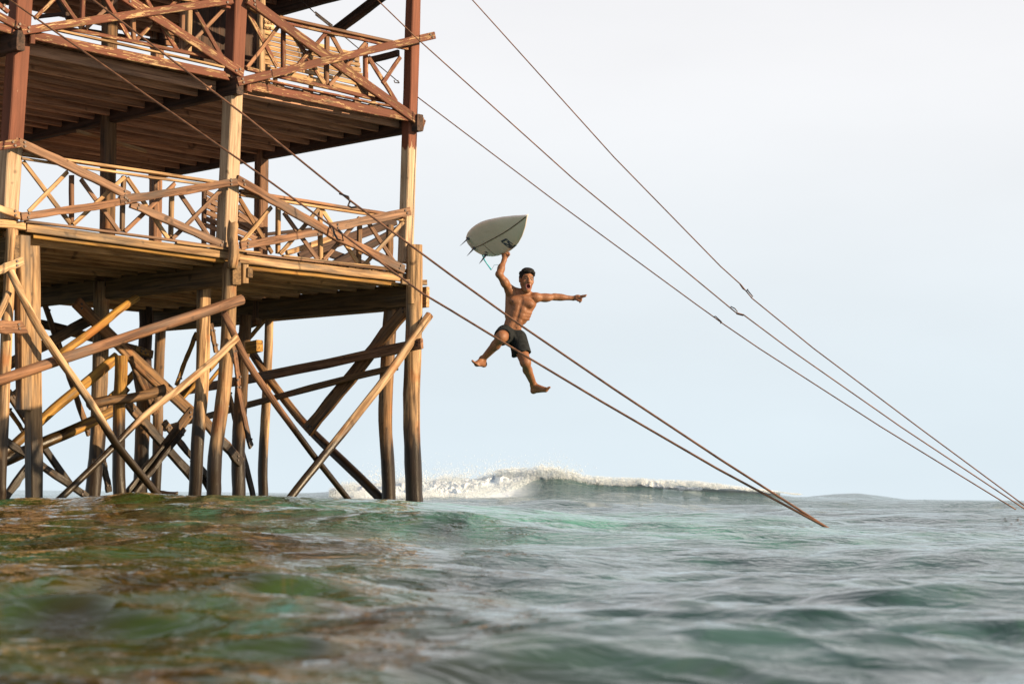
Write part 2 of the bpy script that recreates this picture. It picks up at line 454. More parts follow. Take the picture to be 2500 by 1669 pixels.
def build_sea():
    rr = [0.9]
    while rr[-1] < 100: rr.append(rr[-1] * 1.0080)
    while rr[-1] < 9000: rr.append(rr[-1] * 1.025)
    rr = np.array(rr)
    th = np.concatenate([np.linspace(-1.25, -0.36, 60)[:-1], np.linspace(-0.36, 0.36, 520), np.linspace(0.36, 1.25, 60)[1:]])
    Rg, Tg = np.meshgrid(rr, th, indexing='ij')
    x = Rg * np.sin(Tg); y = Rg * np.cos(Tg)
    sp = np.maximum(Rg * 0.0078, np.abs(np.gradient(th))[None, :] * Rg)
    z, dx, dy, d, px = sea_height(x, y, sp)
    # foam: carried on the breaker's face and in streaks behind it
    n1 = fbm(x * 1.3, y * 0.8, 4, 3); n2 = fbm(x * 3.1, y * 1.6, 4, 8)
    lip = np.where(px < 1240, 1.0, np.clip(1 - (px - 1240) / 90, 0, 1))
    foam = np.clip((1 - np.abs(d + 0.9) / (1.3 + 1.6 * lip)) * 2.2 + (n2 - 0.5) * 2.0, 0, 1) * lip * np.clip((px - 810) / 70, 0, 1)
    streak = np.clip((n1 - 0.56) * 6, 0, 1) * np.clip((n2 - 0.45) * 5, 0, 1) * (px > 1000) * (y > 26) * (y < 60) * 0.55
    foam = np.maximum(foam, streak)
    nr, nt = Rg.shape
    co = np.stack([x + dx, y + dy, z], -1).reshape(-1, 3)
    idx = np.arange(nr * nt).reshape(nr, nt)
    q = np.stack([idx[:-1, :-1], idx[:-1, 1:], idx[1:, 1:], idx[1:, :-1]], -1).reshape(-1, 4)[:, ::-1]
    me = bpy.data.meshes.new('sea')
    me.vertices.add(len(co)); me.vertices.foreach_set('co', co.astype(np.float32).ravel())
    me.loops.add(q.size); me.loops.foreach_set('vertex_index', q.astype(np.int32).ravel())
    me.polygons.add(len(q)); me.polygons.foreach_set('loop_start', np.arange(0, q.size, 4, dtype=np.int32))
    me.polygons.foreach_set('loop_total', np.full(len(q), 4, np.int32))
    me.polygons.foreach_set('use_smooth', np.ones(len(q), bool))
    me.update()
    at = me.attributes.new('foam', 'FLOAT', 'POINT'); at.data.foreach_set('value', foam.astype(np.float32).ravel())
    me.materials.append(M['sea'])
    o = place('sea', me)
    o['kind'] = 'structure'; o['label'] = 'green and grey-blue rippled sea water in the foreground'

def sea_mat():
    m, nt, bs = new_mat('sea_water')
    ge = nt.nodes.new('ShaderNodeNewGeometry')
    sx = nt.nodes.new('ShaderNodeSeparateXYZ'); nt.links.new(ge.outputs['Position'], sx.inputs[0])
    # the bed under shallow water: weed, rock and sand in patches
    mp = nt.nodes.new('ShaderNodeMapping'); mp.inputs['Scale'].default_value = (1.0, 0.55, 0.0)
    nt.links.new(ge.outputs['Position'], mp.inputs['Vector'])
    p1 = noise(nt, mp.outputs[0], 1.4, 4.0, 0.6, 0.8)
    p2 = noise(nt, mp.outputs[0], 5.0, 4.0, 0.6, 0.6)
    p3 = noise(nt, mp.outputs[0], 0.35, 3.0, 0.5)
    weed = mixc(nt, mrange(nt, p1, 0.40, 0.60), (0.022, 0.020, 0.003), (0.030, 0.058, 0.008))
    weed = mixc(nt, mrange(nt, p2, 0.52, 0.66), weed, (0.075, 0.060, 0.014))
    weed = mixc(nt, mrange(nt, p1, 0.60, 0.70), weed, (0.022, 0.100, 0.062))
    deep = mixc(nt, mrange(nt, p1, 0.42, 0.60), (0.012, 0.036, 0.030), (0.040, 0.092, 0.084))
    deep = mixc(nt, mrange(nt, p2, 0.58, 0.70), deep, (0.014, 0.062, 0.030))
    # weed bed lies round the tower and out in front of it
    edge = math_(nt, 'ADD', math_(nt, 'SUBTRACT', sx.outputs[0], math_(nt, 'MULTIPLY', sx.outputs[1], -0.055)), math_(nt, 'MULTIPLY', math_(nt, 'SUBTRACT', p3, 0.5), 3.0))
    c = mixc(nt, mrange(nt, edge, -0.7, 0.9, smooth=True), weed, deep)
    # sandy turquoise shallows beyond the foreground
    sand = math_(nt, 'MULTIPLY', mrange(nt, sx.outputs[1], 9, 14), mrange(nt, sx.outputs[1], 28, 21))
    sand = math_(nt, 'MULTIPLY', sand, mrange(nt, math_(nt, 'ABSOLUTE', math_(nt, 'SUBTRACT', sx.outputs[0], 0.7)), 3.6, 0.8))
    sand = math_(nt, 'MULTIPLY', sand, mrange(nt, p1, 0.28, 0.56))
    c = mixc(nt, sand, c, (0.075, 0.25, 0.185))
    far = mrange(nt, sx.outputs[1], 26, 45)
    c = mixc(nt, far, c, (0.026, 0.080, 0.072))
    fo = nt.nodes.new('ShaderNodeAttribute'); fo.attribute_name = 'foam'
    c = mixc(nt, fo.outputs['Fac'], c, (0.72, 0.80, 0.86))
    nt.links.new(c, bs.inputs['Base Color'])
    nt.links.new(mrange(nt, fo.outputs['Fac'], 0, 0.6, 0.045, 0.9), bs.inputs['Roughness'])
    bs.inputs['IOR'].default_value = 1.33
    # ripples finer than the mesh
    mp2 = nt.nodes.new('ShaderNodeMapping'); mp2.inputs['Scale'].default_value = (1.0, 1.5, 0.0); mp2.inputs['Rotation'].default_value = (0, 0, 0.15)
    nt.links.new(ge.outputs['Position'], mp2.inputs['Vector'])
    r1 = noise(nt, mp2.outputs[0], 6.0, 3.0, 0.5, 0.5)
    r2 = noise(nt, mp2.outputs[0], 2.4, 4.0, 0.55, 0.5)
    fade = mrange(nt, sx.outputs[1], 4, 15)
    ridge1 = math_(nt, 'SUBTRACT', 1.0, math_(nt, 'ABSOLUTE', math_(nt, 'SUBTRACT', math_(nt, 'MULTIPLY', r1, 4.0), 2.0)))
    ridge2 = math_(nt, 'SUBTRACT', 1.0, math_(nt, 'ABSOLUTE', math_(nt, 'SUBTRACT', math_(nt, 'MULTIPLY', r2, 4.0), 2.0)))
    hh = math_(nt, 'ADD', math_(nt, 'MULTIPLY', ridge1, 0.11), math_(nt, 'MULTIPLY', math_(nt, 'MULTIPLY', ridge2, 0.55), fade))
    bp = nt.nodes.new('ShaderNodeBump'); bp.inputs['Strength'].default_value = 0.8; bp.inputs['Distance'].default_value = 0.05
    nt.links.new(hh, bp.inputs['Height']); nt.links.new(bp.outputs[0], bs.inputs['Normal'])
    return m
M['sea'] = sea_mat()
build_sea()

# ------------------------------------------------------------------ breaking foam and spray
def foam_mat():
    m, nt, bs = new_mat('white_foam')
    tc = nt.nodes.new('ShaderNodeTexCoord')
    n = noise(nt, tc.outputs['Object'], 6.0, 5.0)
    c = mixc(nt, mrange(nt, n, 0.35, 0.65), (0.80, 0.87, 0.91), (0.92, 0.95, 0.97))
    nt.links.new(c, bs.inputs['Base Color']); bs.inputs['Roughness'].default_value = 1.0
    bs.inputs['Specular IOR Level'].default_value = 0.0
    tr = nt.nodes.new('ShaderNodeBsdfTranslucent'); nt.links.new(c, tr.inputs['Color'])
    ms = nt.nodes.new('ShaderNodeMixShader'); ms.inputs[0].default_value = 0.28
    nt.links.new(bs.outputs[0], ms.inputs[1]); nt.links.new(tr.outputs[0], ms.inputs[2])
    nt.links.new(ms.outputs[0], [n_ for n_ in nt.nodes if n_.type == 'OUTPUT_MATERIAL'][0].inputs['Surface'])
    return m
M['foam'] = foam_mat()
def ico():
    t = (1 + 5 ** .5) / 2
    v = np.array([(-1, t, 0), (1, t, 0), (-1, -t, 0), (1, -t, 0), (0, -1, t), (0, 1, t), (0, -1, -t), (0, 1, -t), (t, 0, -1), (t, 0, 1), (-t, 0, -1), (-t, 0, 1)], float)
    v /= np.linalg.norm(v[0])
    f = np.array([(0, 11, 5), (0, 5, 1), (0, 1, 7), (0, 7, 10), (0, 10, 11), (1, 5, 9), (5, 11, 4), (11, 10, 2), (10, 7, 6), (7, 1, 8), (3, 9, 4), (3, 4, 2), (3, 2, 6), (3, 6, 8), (3, 8, 9), (4, 9, 5), (2, 4, 11), (6, 2, 10), (8, 6, 7), (9, 8, 1)])
    return v, f
OCT_V = np.array([(1, 0, 0), (-1, 0, 0), (0, 1, 0), (0, -1, 0), (0, 0, 1), (0, 0, -1)], float)
OCT_F = np.array([(0, 2, 4), (2, 1, 4), (1, 3, 4), (3, 0, 4), (2, 0, 5), (1, 2, 5), (3, 1, 5), (0, 3, 5)])
def blobs(name, pos, rad, mat, label, sheets=()):
    v, f = OCT_V, OCT_F
    n, nv = len(pos), len(v)
    st = rng.uniform(0.6, 1.4, (n, 1, 3))
    rotz = rng.uniform(0, 6.28, n); c, s = np.cos(rotz), np.sin(rotz)
    vv = v[None] * st
    X = vv[..., 0] * c[:, None] - vv[..., 1] * s[:, None]; Y = vv[..., 0] * s[:, None] + vv[..., 1] * c[:, None]
    vv = np.stack([X, Y, vv[..., 2]], -1) * rad[:, None, None] + pos[:, None, :]
    co = vv.reshape(-1, 3); fa = (f[None] + (np.arange(n) * nv)[:, None, None]).reshape(-1, 3)
    for g in sheets:                                    # continuous ragged sheets of foam under the drops
        i = np.arange(g.shape[0] * g.shape[1]).reshape(g.shape[:2]) + len(co)
        a, b, c_, d = i[:-1, :-1].ravel(), i[1:, :-1].ravel(), i[1:, 1:].ravel(), i[:-1, 1:].ravel()
        fa = np.concatenate([fa, np.stack([a, b, c_], -1), np.stack([a, c_, d], -1)]); co = np.concatenate([co, g.reshape(-1, 3)])
    me = bpy.data.meshes.new(name)
    me.vertices.add(len(co)); me.vertices.foreach_set('co', co.astype(np.float32).ravel())
    me.loops.add(fa.size); me.loops.foreach_set('vertex_index', fa.astype(np.int32).ravel())
    me.polygons.add(len(fa)); me.polygons.foreach_set('loop_start', np.arange(0, fa.size, 3, dtype=np.int32))
    me.polygons.foreach_set('loop_total', np.full(len(fa), 3, np.int32))
    me.polygons.foreach_set('use_smooth', np.ones(len(fa), bool))
    me.update(); me.materials.append(M[mat])
    o = place(name, me); o['kind'] = 'stuff'; o['label'] = label; o['category'] = 'foam'
    return o
def foam_top(px):
    """how far the tumbling water stands above the crest line, ragged along the wave"""
    return np.interp(px, [790, 860, 930, 1000, 1200, 1300, 1345, 1400, 1550, 1750, 1960], [0.0, 0.10, 0.13, 0.10, 0.10, 0.14, 0.10, 0.05, 0.04, 0.03, 0.0]) * (0.35 + 1.6 * fbm(px * 0.022, px * 0.0 + 2.0, 4, 41))
def build_foam():
    P, Rr = [], []
    # tumbling white water left of the break: dense low down, thinning to mist upwards
    n = 90000
    px = rng.uniform(800, 1330, n); t = rng.beta(0.9, 1.1, n)
    reach = np.interp(px, [800, 870, 1000, 1150, 1240, 1300, 1330], [0.6, 1.0, 1.0, 0.9, 0.55, 0.28, 0.18])
    clump = fbm(px * 0.020, t * 5.0, 4, 21)
    y = crest_y(px) - t * 3.6 * reach + 0.25; x = (px - CX) / F * y
    z, _, _ = big_height(x, y)
    up = rng.exponential(0.35, n) * (foam_top(px) + 0.05) * (0.5 + clump) * (1 - 0.6 * t)
    z = z + up + (clump - 0.42) * 0.16 * (1 - 0.6 * t)
    keep = rng.uniform(0, 1, n) < np.clip(clump * 2.6 - 0.55, 0, 1) * np.clip((px - 800) / 70, 0, 1)
    P.append(np.stack([x, y, z], -1)[keep]); Rr.append((rng.uniform(0.003, 0.012, n) * np.clip(1.15 - up * 2.5, 0.25, 1))[keep])
    # the thrown lip running right
    n = 30000
    px = 1210 + 750 * rng.beta(0.9, 1.2, n)
    thick = np.interp(px, [1210, 1330, 1450, 1600, 1700, 1800, 1960], [0.30, 0.27, 0.20, 0.15, 0.14, 0.09, 0.03])
    cl = fbm(px * 0.035, px * 0.0 + 3.3, 4, 31); c2 = fbm(px * 0.06, rng.uniform(0, 3, n), 3, 37)
    u = rng.beta(1.3, 1.6, n)                            # 0 top of the lip .. 1 its ragged lower edge
    y = crest_y(px) - 0.30 - 0.35 * u + rng.normal(0, 0.05, n); x = (px - CX) / F * y
    z = crest_z(px) + foam_top(px) * 0.6 - u * thick * (0.5 + 1.1 * cl)
    k = rng.uniform(0, 1, n) < np.clip(cl * 1.5 + c2 * 1.3 - 0.62, 0, 1)
    P.append(np.stack([x, y, z], -1)[k]); Rr.append((rng.uniform(0.003, 0.010, n) * (0.6 + thick * 1.6))[k])
    # sheets: the white water's body and the lip
    PX, TT = np.meshgrid(np.linspace(825, 1325, 420), np.linspace(0, 1, 46), indexing='ij')
    rch = np.interp(PX, [825, 870, 1000, 1150, 1240, 1300, 1325], [0.5, 0.95, 1.0, 0.85, 0.50, 0.24, 0.10]) * (0.8 + 0.5 * (fbm(PX * 0.04, PX * 0 + 9, 3, 51) - 0.45))
    Y = crest_y(PX) + 0.35 - TT * 3.5 * rch; X = (PX - CX) / F * Y
    Zs, _, _ = big_height(X, Y)
    lum = fbm(PX * 0.045, TT * 7.0, 5, 61) - 0.42
    bulge = np.sin(np.pi * np.clip(TT * 1.0, 0, 1)) ** 0.6
    edge = np.clip((PX - 825) / 60, 0, 1) * np.clip((1325 - PX) / 40, 0.2, 1)
    Zs = Zs - 0.03 + (0.04 + foam_top(PX) * 0.5 * (1 - TT) + 0.22 * lum) * bulge * edge - 0.05 * (TT > 0.97) - 0.1 * (TT < 0.03)
    Y = Y - 0.25 * lum * bulge
    s1 = np.stack([X, Y, Zs], -1)
    PX, U = np.meshgrid(np.linspace(1240, 1905, 540), np.linspace(0, 1, 14), indexing='ij')
    th = np.interp(PX, [1240, 1330, 1450, 1600, 1700, 1800, 1905], [0.30, 0.27, 0.19, 0.13, 0.12, 0.06, 0.0])
    rag = fbm(PX * 0.05, PX * 0 + 3.3, 4, 31); lum = fbm(PX * 0.07, U * 4, 4, 66) - 0.45
    Y = crest_y(PX) - 0.12 - 0.42 * U - 0.25 * lum * np.sin(np.pi * U); X = (PX - CX) / F * Y
    Zl = crest_z(PX) + foam_top(PX) * 0.35 - 0.02 - U * th * (0.15 + 1.5 * rag) - 0.12 * (U == 0) + 0.10 * lum * th / 0.2
    s2 = np.stack([X, Y, Zl], -1)
    blobs('wave_foam', np.concatenate(P), np.concatenate(Rr), 'foam', sheets=(s1, s2), label='white tumbling foam of the wave breaking beside the tower')
    # drops thrown up, in ragged jets
    n = 2600
    src = rng.choice([895, 935, 985, 1040, 1090, 1140, 1190, 1250, 1330, 1358, 1395], n)
    hgt = rng.exponential(0.11, n) * np.interp(src, [800, 900, 1150, 1350, 1500], [1.0, 1.6, 1.2, 1.0, 0.5])
    px = src + rng.normal(0, 1, n) * (10 + 70 * np.clip(hgt, 0, 0.6))
    y = crest_y(px) - 0.4 + rng.normal(0, 0.4, n); x = (px - CX) / F * y
    z = crest_z(px) + hgt
    blobs('wave_spray', np.stack([x, y, z], -1), rng.uniform(0.0025, 0.009, n) * np.clip(1.6 - 1.5 * hgt, 0.5, 1.6), 'foam', 'fine white spray drops thrown above the breaking wave')
build_foam()

# ------------------------------------------------------------------ the tower: posts
def post(name, p, q, w, mat, b=0.0, paint_z=99.0, ztop=None, **kw):
    P, Q = onF(p[0], p[1], b), onF(q[0], q[1], b)
    P = P + VX * w / 2; Q = Q + VX * w / 2
    o = beam(name, P, Q, w, w, VX, mat, TOWER, seg=8, warp=0.004, **kw)
    o['paint_z'] = paint_z
    return o
ZU, ZL = 5.80, 3.48                                   # walking levels of the two decks
post('post', (94, -520), (27, 535), 0.205, 'post', 0.0, onF(40, 345, 0).z)
post('post', (616, -570), (561, 640), 0.20, 'post', 0.0, onF(575, 200, 0).z)
post('post', (1032, -490), (999, 640), 0.165, 'post', 0.0, onF(1005, 358, 0).z)
for a, b, pz, zb in ((-BAY, 3.1, 4.9, 3.4), (0.0, 2.87, 4.6, 3.2), (BAY, 3.48, 5.2, 3.0), (BAY, 6.28, 5.4, 3.0), (0.0, 6.2, 5.2, 3.0)):
    P, Q = tw(a, b, zb), tw(a, b, 8.1)
    o = beam('post', P, Q, 0.17, 0.17, VX, 'rail' if b > 3 else 'umber', TOWER, seg=5, warp=0.003)
# unseen storey above, added to darken the water's reflections: posts, rails, pitched roof
for (a, b) in ((-BAY, 3.1), (BAY, 3.3), (BAY, 6.28), (0.0, 6.2), (-2 * BAY, 0.1), (-2 * BAY, 3.1), (-2 * BAY, 6.2), (-BAY, 6.2)):
    beam('post', tw(a, b, 8.07), tw(a, b, 10.45), 0.17, 0.17, VX, 'umber', TOWER, seg=4, warp=0.003)
for (a, zb) in ((-2 * BAY, -1.0),):
    beam('post', tw(a, 0.1, zb), tw(a, 0.1, 8.0), 0.19, 0.19, VX, 'bare', TOWER, seg=5, warp=0.003)
for z in (8.5, 8.95, 10.38):
    beam('rail', tw(-2 * BAY - 0.2, -0.02, z), tw(BAY + 0.2, -0.02, z), 0.09, 0.06, VX, 'red', TOWER, seg=6, warp=0.002)
    beam('rail', tw(BAY + 0.02, 0, z), tw(BAY + 0.02, 6.4, z), 0.09, 0.06, UX, 'red', TOWER, seg=6, warp=0.002)
def unseen_roof():
    ea = (-2 * BAY - 0.6, BAY + 0.6); eb = (-0.7, 7.0); z0, z1 = 10.40, 12.9
    e = [tw(ea[0], eb[0], z0), tw(ea[1], eb[0], z0), tw(ea[1], eb[1], z0), tw(ea[0], eb[1], z0), tw(-BAY * 1.4, 3.15, z1), tw(BAY * 0.4, 3.15, z1)]
    e += [v - ZX * 0.12 for v in e]
    fs = [(0, 1, 5, 4), (1, 2, 5), (2, 3, 4, 5), (3, 0, 4), (7, 6, 10, 11), (8, 7, 11), (9, 8, 11, 10), (6, 9, 10), (0, 6, 7, 1), (1, 7, 8, 2), (2, 8, 9, 3), (3, 9, 6, 0)]
    c = TOWER.location
    mesh_obj('unseen_roof', [v - c for v in e], fs, 'umber', TOWER, Matrix.Translation(c))
unseen_roof()
# splintered stub and end pile standing at the lower deck's edge
fpole('pile', [(568, 655), (568, 600), (571, 545)], 26, 'pile', -0.16, 0.9, sides=12, seed=3, ragged=0.05)

# girders into the tower, joists along it, deck boards over them
def girder(a, z0, z1, w, mat, b0=-0.12, b1=6.45):
    P, Q = tw(a, b0, (z0 + z1) / 2), tw(a, b1, (z0 + z1) / 2)
    beam('girder', P, Q, z1 - z0, w, UX, mat, TOWER, seg=6, warp=0.002)
for a in (-BAY, 0.02, BAY + 0.02):
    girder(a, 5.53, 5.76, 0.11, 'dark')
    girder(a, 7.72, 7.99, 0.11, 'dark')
girder(-BAY, 3.02, 3.33, 0.12, 'girder'); girder(0.0, 3.03, 3.33, 0.13, 'girder'); girder(BAY - 0.02, 2.99, 3.33, 0.12, 'girder', -0.10)
girder(BAY + 0.17, 2.99, 3.30, 0.07, 'bare', -0.16)
girder(0.27, 3.15, 3.28, 0.09, 'girder', -0.06, 6.3)
for z1, mat, n in ((ZU - 0.045, 'joist', 16), (ZL - 0.045, 'ljoist', 15), (8.03, 'joist', 16)):
    for k in range(n):
        b = 0.30 + k * (6.05 / (n - 1)) + random.uniform(-0.03, 0.03)
        for (a0, a1) in ((-6.2, -BAY - 0.05), (-BAY + 0.05, -0.08), (0.10, BAY - 0.05)):
            zc = z1 - 0.075 + random.uniform(-0.008, 0.006)
            beam('joist', tw(a0, b, zc), tw(a1, b + random.uniform(-0.02, 0.02), zc), 0.145, 0.05, VX, mat, TOWER, seg=3, warp=0.003)
# deck boards, one mesh shared by all of a deck
def board_mesh(nm, L, w, t, mat, seed):
    rnd = random.Random(seed)
    vs = [(sx * L / 2 + rnd.uniform(-.01, .01), sy * w / 2, sz * t / 2) for sx in (-1, 1) for sy in (-1, 1) for sz in (-1, 1)]
    fs = [(0, 1, 3, 2), (4, 6, 7, 5), (0, 4, 5, 1), (2, 3, 7, 6), (0, 2, 6, 4), (1, 5, 7, 3)]
    me = bpy.data.meshes.new(nm); me.from_pydata(vs, [], fs); me.update(); me.materials.append(M[mat]); return me
for (zc, mat, b0) in ((ZU - 0.025, 'brown', 0.0), (ZL - 0.022, 'bare', -0.01), (8.05, 'joist', -0.2)):
    meshes = [board_mesh('deck_board', 6.55 + 0.03 * k, 0.137, 0.032, mat, k) for k in range(3)]
    a = -6.3; i = 0
    while a < BAY + 0.13:
        P = tw(a, b0 + 3.28 + random.uniform(-0.02, 0.02), zc + random.uniform(-0.003, 0.003))
        m = Matrix((VX, -UX, ZX)).transposed().to_4x4(); m.translation = P
        if not (abs(a) < 0.0):
            place('deck_board', meshes[i % 3], TOWER, m)
        a += 0.148 + (0.012 if random.random() < 0.15 else 0); i += 1

# ---- upper deck edge and railing
fb('fascia', (82, 87), (552, 186), 21, 0.045, 'red', -0.03, cuts=(0, 0.8))
fb('fascia', (607, 209), (994, 287), 20, 0.045, 'red', -0.03, cuts=(0, 0.8))
fb('fascia', (-60, 48), (34, 76), 20, 0.045, 'red', -0.03)
fb('edge_strip', (100, 66), (545, 164), 5, 0.06, 'bare', -0.045)
fb('edge_strip', (640, 194), (960, 261), 5, 0.06, 'red', -0.045)
def rails(t0, t1, b0, b1, mat, matc, posts, slats, wp, ws, b=0.03, wt=7):
    fb('top_rail', t0, t1, wt, 0.10, matc, b)
    fb('top_rail', (t0[0], t0[1] + 10), (t1[0], t1[1] + 8.5), wt - 1, 0.045, mat, b - 0.02)
    if b0: fb('bottom_rail', b0, b1, 9, 0.05, mat, b)
    alt = {'bare': ['bare', 'rail', 'brown', 'bare', 'umber'], 'red': ['red', 'red', 'red', 'rail']}[mat]
    rnd = random.Random(int(t0[0] * 7 + t0[1]))
    for p, q in posts: fb('baluster', p, q, wp, 0.055, rnd.choice(alt), b + 0.045, seg=3)
    for i, (p, q) in enumerate(slats): fb('cross_slat', p, q, ws, 0.03, rnd.choice(alt), b + (0.0 if i % 2 else 0.035), seg=3)
rails((77, -72), (560, 10), (150, 67), (545, 148), 'red', 'red',
      [((203, -45), (201, 72)), ((325, -20), (326, 99)), ((446, 2), (443, 126))],
      [((84, 45), (160, -30)), ((122, -40), (199, 69)), ((209, 71), (313, -30)), ((237, -40), (318, 98)),
       ((329, 102), (440, -8)), ((357, 0), (432, 122)), ((449, 125), (556, 12)), ((468, 12), (541, 138))], 9, 9)
rails((679, 43), (995, 112), (602, 168), (960, 252), 'red', 'rail',
      [((692, 64), (692, 165)), ((798, 79), (797, 209)), ((892, 105), (893, 232))],
      [((606, 33), (677, 164)), ((602, 166), (684, 60)), ((709, 74), (794, 209)), ((702, 189), (798, 79)),
       ((806, 79), (891, 232)), ((804, 209), (893, 105)), ((899, 140), (967, 248)), ((934, 204), (977, 140))], 9, 9)
fb('brace_plank', (52, 76), (566, 1), 20, 0.045, 'red', -0.10)
fb('brace_plank', (300, -9), (592, 181), 21, 0.045, 'red', -0.055)
fb('brace_plank', (579, 201), (1060, 87), 19.5, 0.045, 'red', -0.12)
fb('brace_plank', (604, -2), (1034, 305), 21, 0.05, 'red', -0.06)
fb('brace_plank', (-50, 15), (58, 72), 18, 0.045, 'red', -0.06)
fb('brace_plank', (-40, -20), (20, 30), 10, 0.04, 'red', -0.03)
fb('cleat', (1029, 288), (1028, 316), 8, 0.06, 'red', -0.08, seg=2)
for p, q in (((78, 72), (77, 108)), ((607, 205), (606, 224))): fb('cleat', p, q, 13, 0.06, 'red', -0.04, seg=2)
# roof braces, back rail and dark boarded enclosure on the upper deck
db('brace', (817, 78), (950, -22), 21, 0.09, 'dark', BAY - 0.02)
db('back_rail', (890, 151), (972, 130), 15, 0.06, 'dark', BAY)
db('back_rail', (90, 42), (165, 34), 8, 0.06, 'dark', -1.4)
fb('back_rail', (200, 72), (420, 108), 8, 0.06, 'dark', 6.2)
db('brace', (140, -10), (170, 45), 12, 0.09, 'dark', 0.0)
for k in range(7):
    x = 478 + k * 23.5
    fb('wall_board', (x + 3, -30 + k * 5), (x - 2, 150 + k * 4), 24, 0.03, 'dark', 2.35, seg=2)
fb('post', (638, -20), (636, 178), 13, 0.09, 'pale', 1.35)
fb('post', (461, 5), (458, 132), 12, 0.09, 'pale', 1.9)
fb('post', (276, 45), (277, 88), 17, 0.09, 'pale', 3.8)
fb('back_beam', (600, 10), (668, 45), 16, 0.08, 'umber', 1.6)
for i in range(4): fb('back_board', (395 + i * 3, 62 + i * 14), (478, 80 + i * 14), 11, 0.03, 'rail', 2.6, seg=2)
fb('loose_stick', (189, 321), (356, 369), 9, 0.05, 'pale', 3.4, seg=3)

# ---- lower deck edge and railing
fb('fascia', (64, 555), (582, 626), 20, 0.05, 'bare', -0.03)
fb('fascia', (583, 632), (1018, 682), 19, 0.05, 'bare', -0.035)
fb('fascia', (-70, 541), (60, 551), 20, 0.05, 'bare', -0.04)
fb('fascia', (980, 688), (1041, 690), 13, 0.05, 'bare', -0.14)
fb('edge_strip', (60, 540), (596, 612), 6, 0.06, 'brown', -0.06)
fb('edge_strip', (430, 592), (634, 617), 5, 0.05, 'bare', -0.075)
fb('edge_strip', (600, 619), (1005, 664), 5, 0.06, 'brown', -0.06)
fb('edge_strip', (690, 624), (1008, 661), 4, 0.05, 'bare', -0.075)
fb('ledger', (80, 578), (560, 640), 9, 0.05, 'gold', 0.02)
fb('ledger', (605, 655), (990, 697), 9, 0.05, 'gold', 0.02)
rails((52, 377), (550, 449), None, None, 'bare', 'bare',
      [((175, 428), (174, 548)), ((302, 430), (298, 566)), ((420, 455), (417, 584))],
      [((56, 394), (174, 548)), ((69, 517), (165, 420)), ((197, 438), (290, 565)), ((179, 549), (304, 432)),
       ((310, 434), (411, 583)), ((305, 565), (426, 448)), ((437, 470), (508, 574)), ((421, 583), (537, 466))], 9.5, 9.5)
rails((585, 466), (985, 529), None, None, 'bare', 'rail',
      [((679, 500), (679, 620)), ((782, 509), (782, 633)), ((878, 530), (876, 647))],
      [((583, 482), (664, 617)), ((589, 593), (663, 506)), ((693, 520), (776, 633)), ((684, 620), (778, 510)),
       ((787, 514), (878, 648)), ((791, 634), (878, 532)), ((900, 545), (969, 651)), ((888, 648), (984, 542))], 9, 9)
fb('brace_plank', (45, 347), (316, 479), 20, 0.05, 'brown', -0.10)
fb('brace_plank', (318, 497), (550, 600), 19, 0.05, 'brown', -0.07)
fb('brace_plank', (50, 529), (318, 489), 19, 0.05, 'rail', -0.12)
fb('brace_plank', (292, 489), (578, 444), 20, 0.05, 'rail', -0.13)
fb('brace_plank', (578, 438), (812, 573), 20, 0.05, 'rail', -0.10)
fb('brace_plank', (800, 566), (986, 658), 20, 0.05, 'rail', -0.13)
fb('brace_plank', (587, 601), (785, 566), 19, 0.05, 'rail', -0.07)
fb('brace_plank', (806, 556), (1001, 515), 21, 0.05, 'brown', -0.14)
fb('brace_plank', (-70, 366), (46, 350), 22, 0.05, 'red', -0.12)
fb('brace_plank', (-60, 490), (49, 526), 17, 0.05, 'pale', -0.10)
# stair carriages behind the right-hand bay
fb('stair_carriage', (700, 618), (806, 582), 13, 0.06, 'bare', 1.6)
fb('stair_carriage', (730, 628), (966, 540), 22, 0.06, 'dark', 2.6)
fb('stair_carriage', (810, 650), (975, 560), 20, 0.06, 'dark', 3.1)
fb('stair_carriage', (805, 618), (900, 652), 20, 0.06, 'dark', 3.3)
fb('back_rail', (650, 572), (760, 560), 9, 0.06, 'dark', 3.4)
fb('back_post', (793, 585), (793, 640), 12, 0.08, 'umber', 3.4)
fb('back_post', (952, 550), (950, 640), 13, 0.08, 'umber', 2.0)

# ------------------------------------------------------------------ piles under the lower deck
def pile(pts, w, mat, b, taper=1.0, seed=1, sides=16, rough=0.085, **kw):
    kw['rough'] = rough
    pts = list(pts); (x0, y0), (x1, y1) = pts[-2], pts[-1]
    pts.append((x1 + (x1 - x0) / (y1 - y0) * 60, y1 + 60))     # carry on into the water
    return fpole('pile', pts, w, mat, b, taper, sides=sides, seed=seed, per=5, **kw)
pile([(29, 560), (26, 690), (12, 920), (-2, 1180), (-4, 1215)], 30, 'pile', -0.05, seed=5)
post('post', (84, 600), (93, 1290), 0.165, 'bare', -0.12, paint_z=99)
post('post', (62, 575), (67, 1000), 0.15, 'bare', -0.13, paint_z=99)
pile([(252, 690), (246, 900), (234, 1060), (228, 1205)], 36, 'pile', 2.9, 1.1, seed=7)
pile([(293, 868), (292, 1000), (292, 1205)], 32, 'gold', 1.1, 1.08, seed=8, ragged=0.02)
pile([(338, 880), (348, 960), (346, 1080), (344, 1198)], 31, 'umber', 3.5, 1.1, seed=9)
pile([(396, 700), (390, 900), (384, 1080), (379, 1195)], 23, 'umber', 6.2, 1.05, seed=10)
pile([(352, 720), (356, 890)], 30, 'dark', 6.0, 1.05, seed=20)
pile([(500, 690), (494, 850), (482, 1060), (479, 1206)], 33, 'pile', 0.9, 1.05, seed=11)
pile([(561, 640), (556, 800), (540, 980), (526, 1120), (524, 1212)], 35, 'pile', 0.0, 1.12, seed=12)
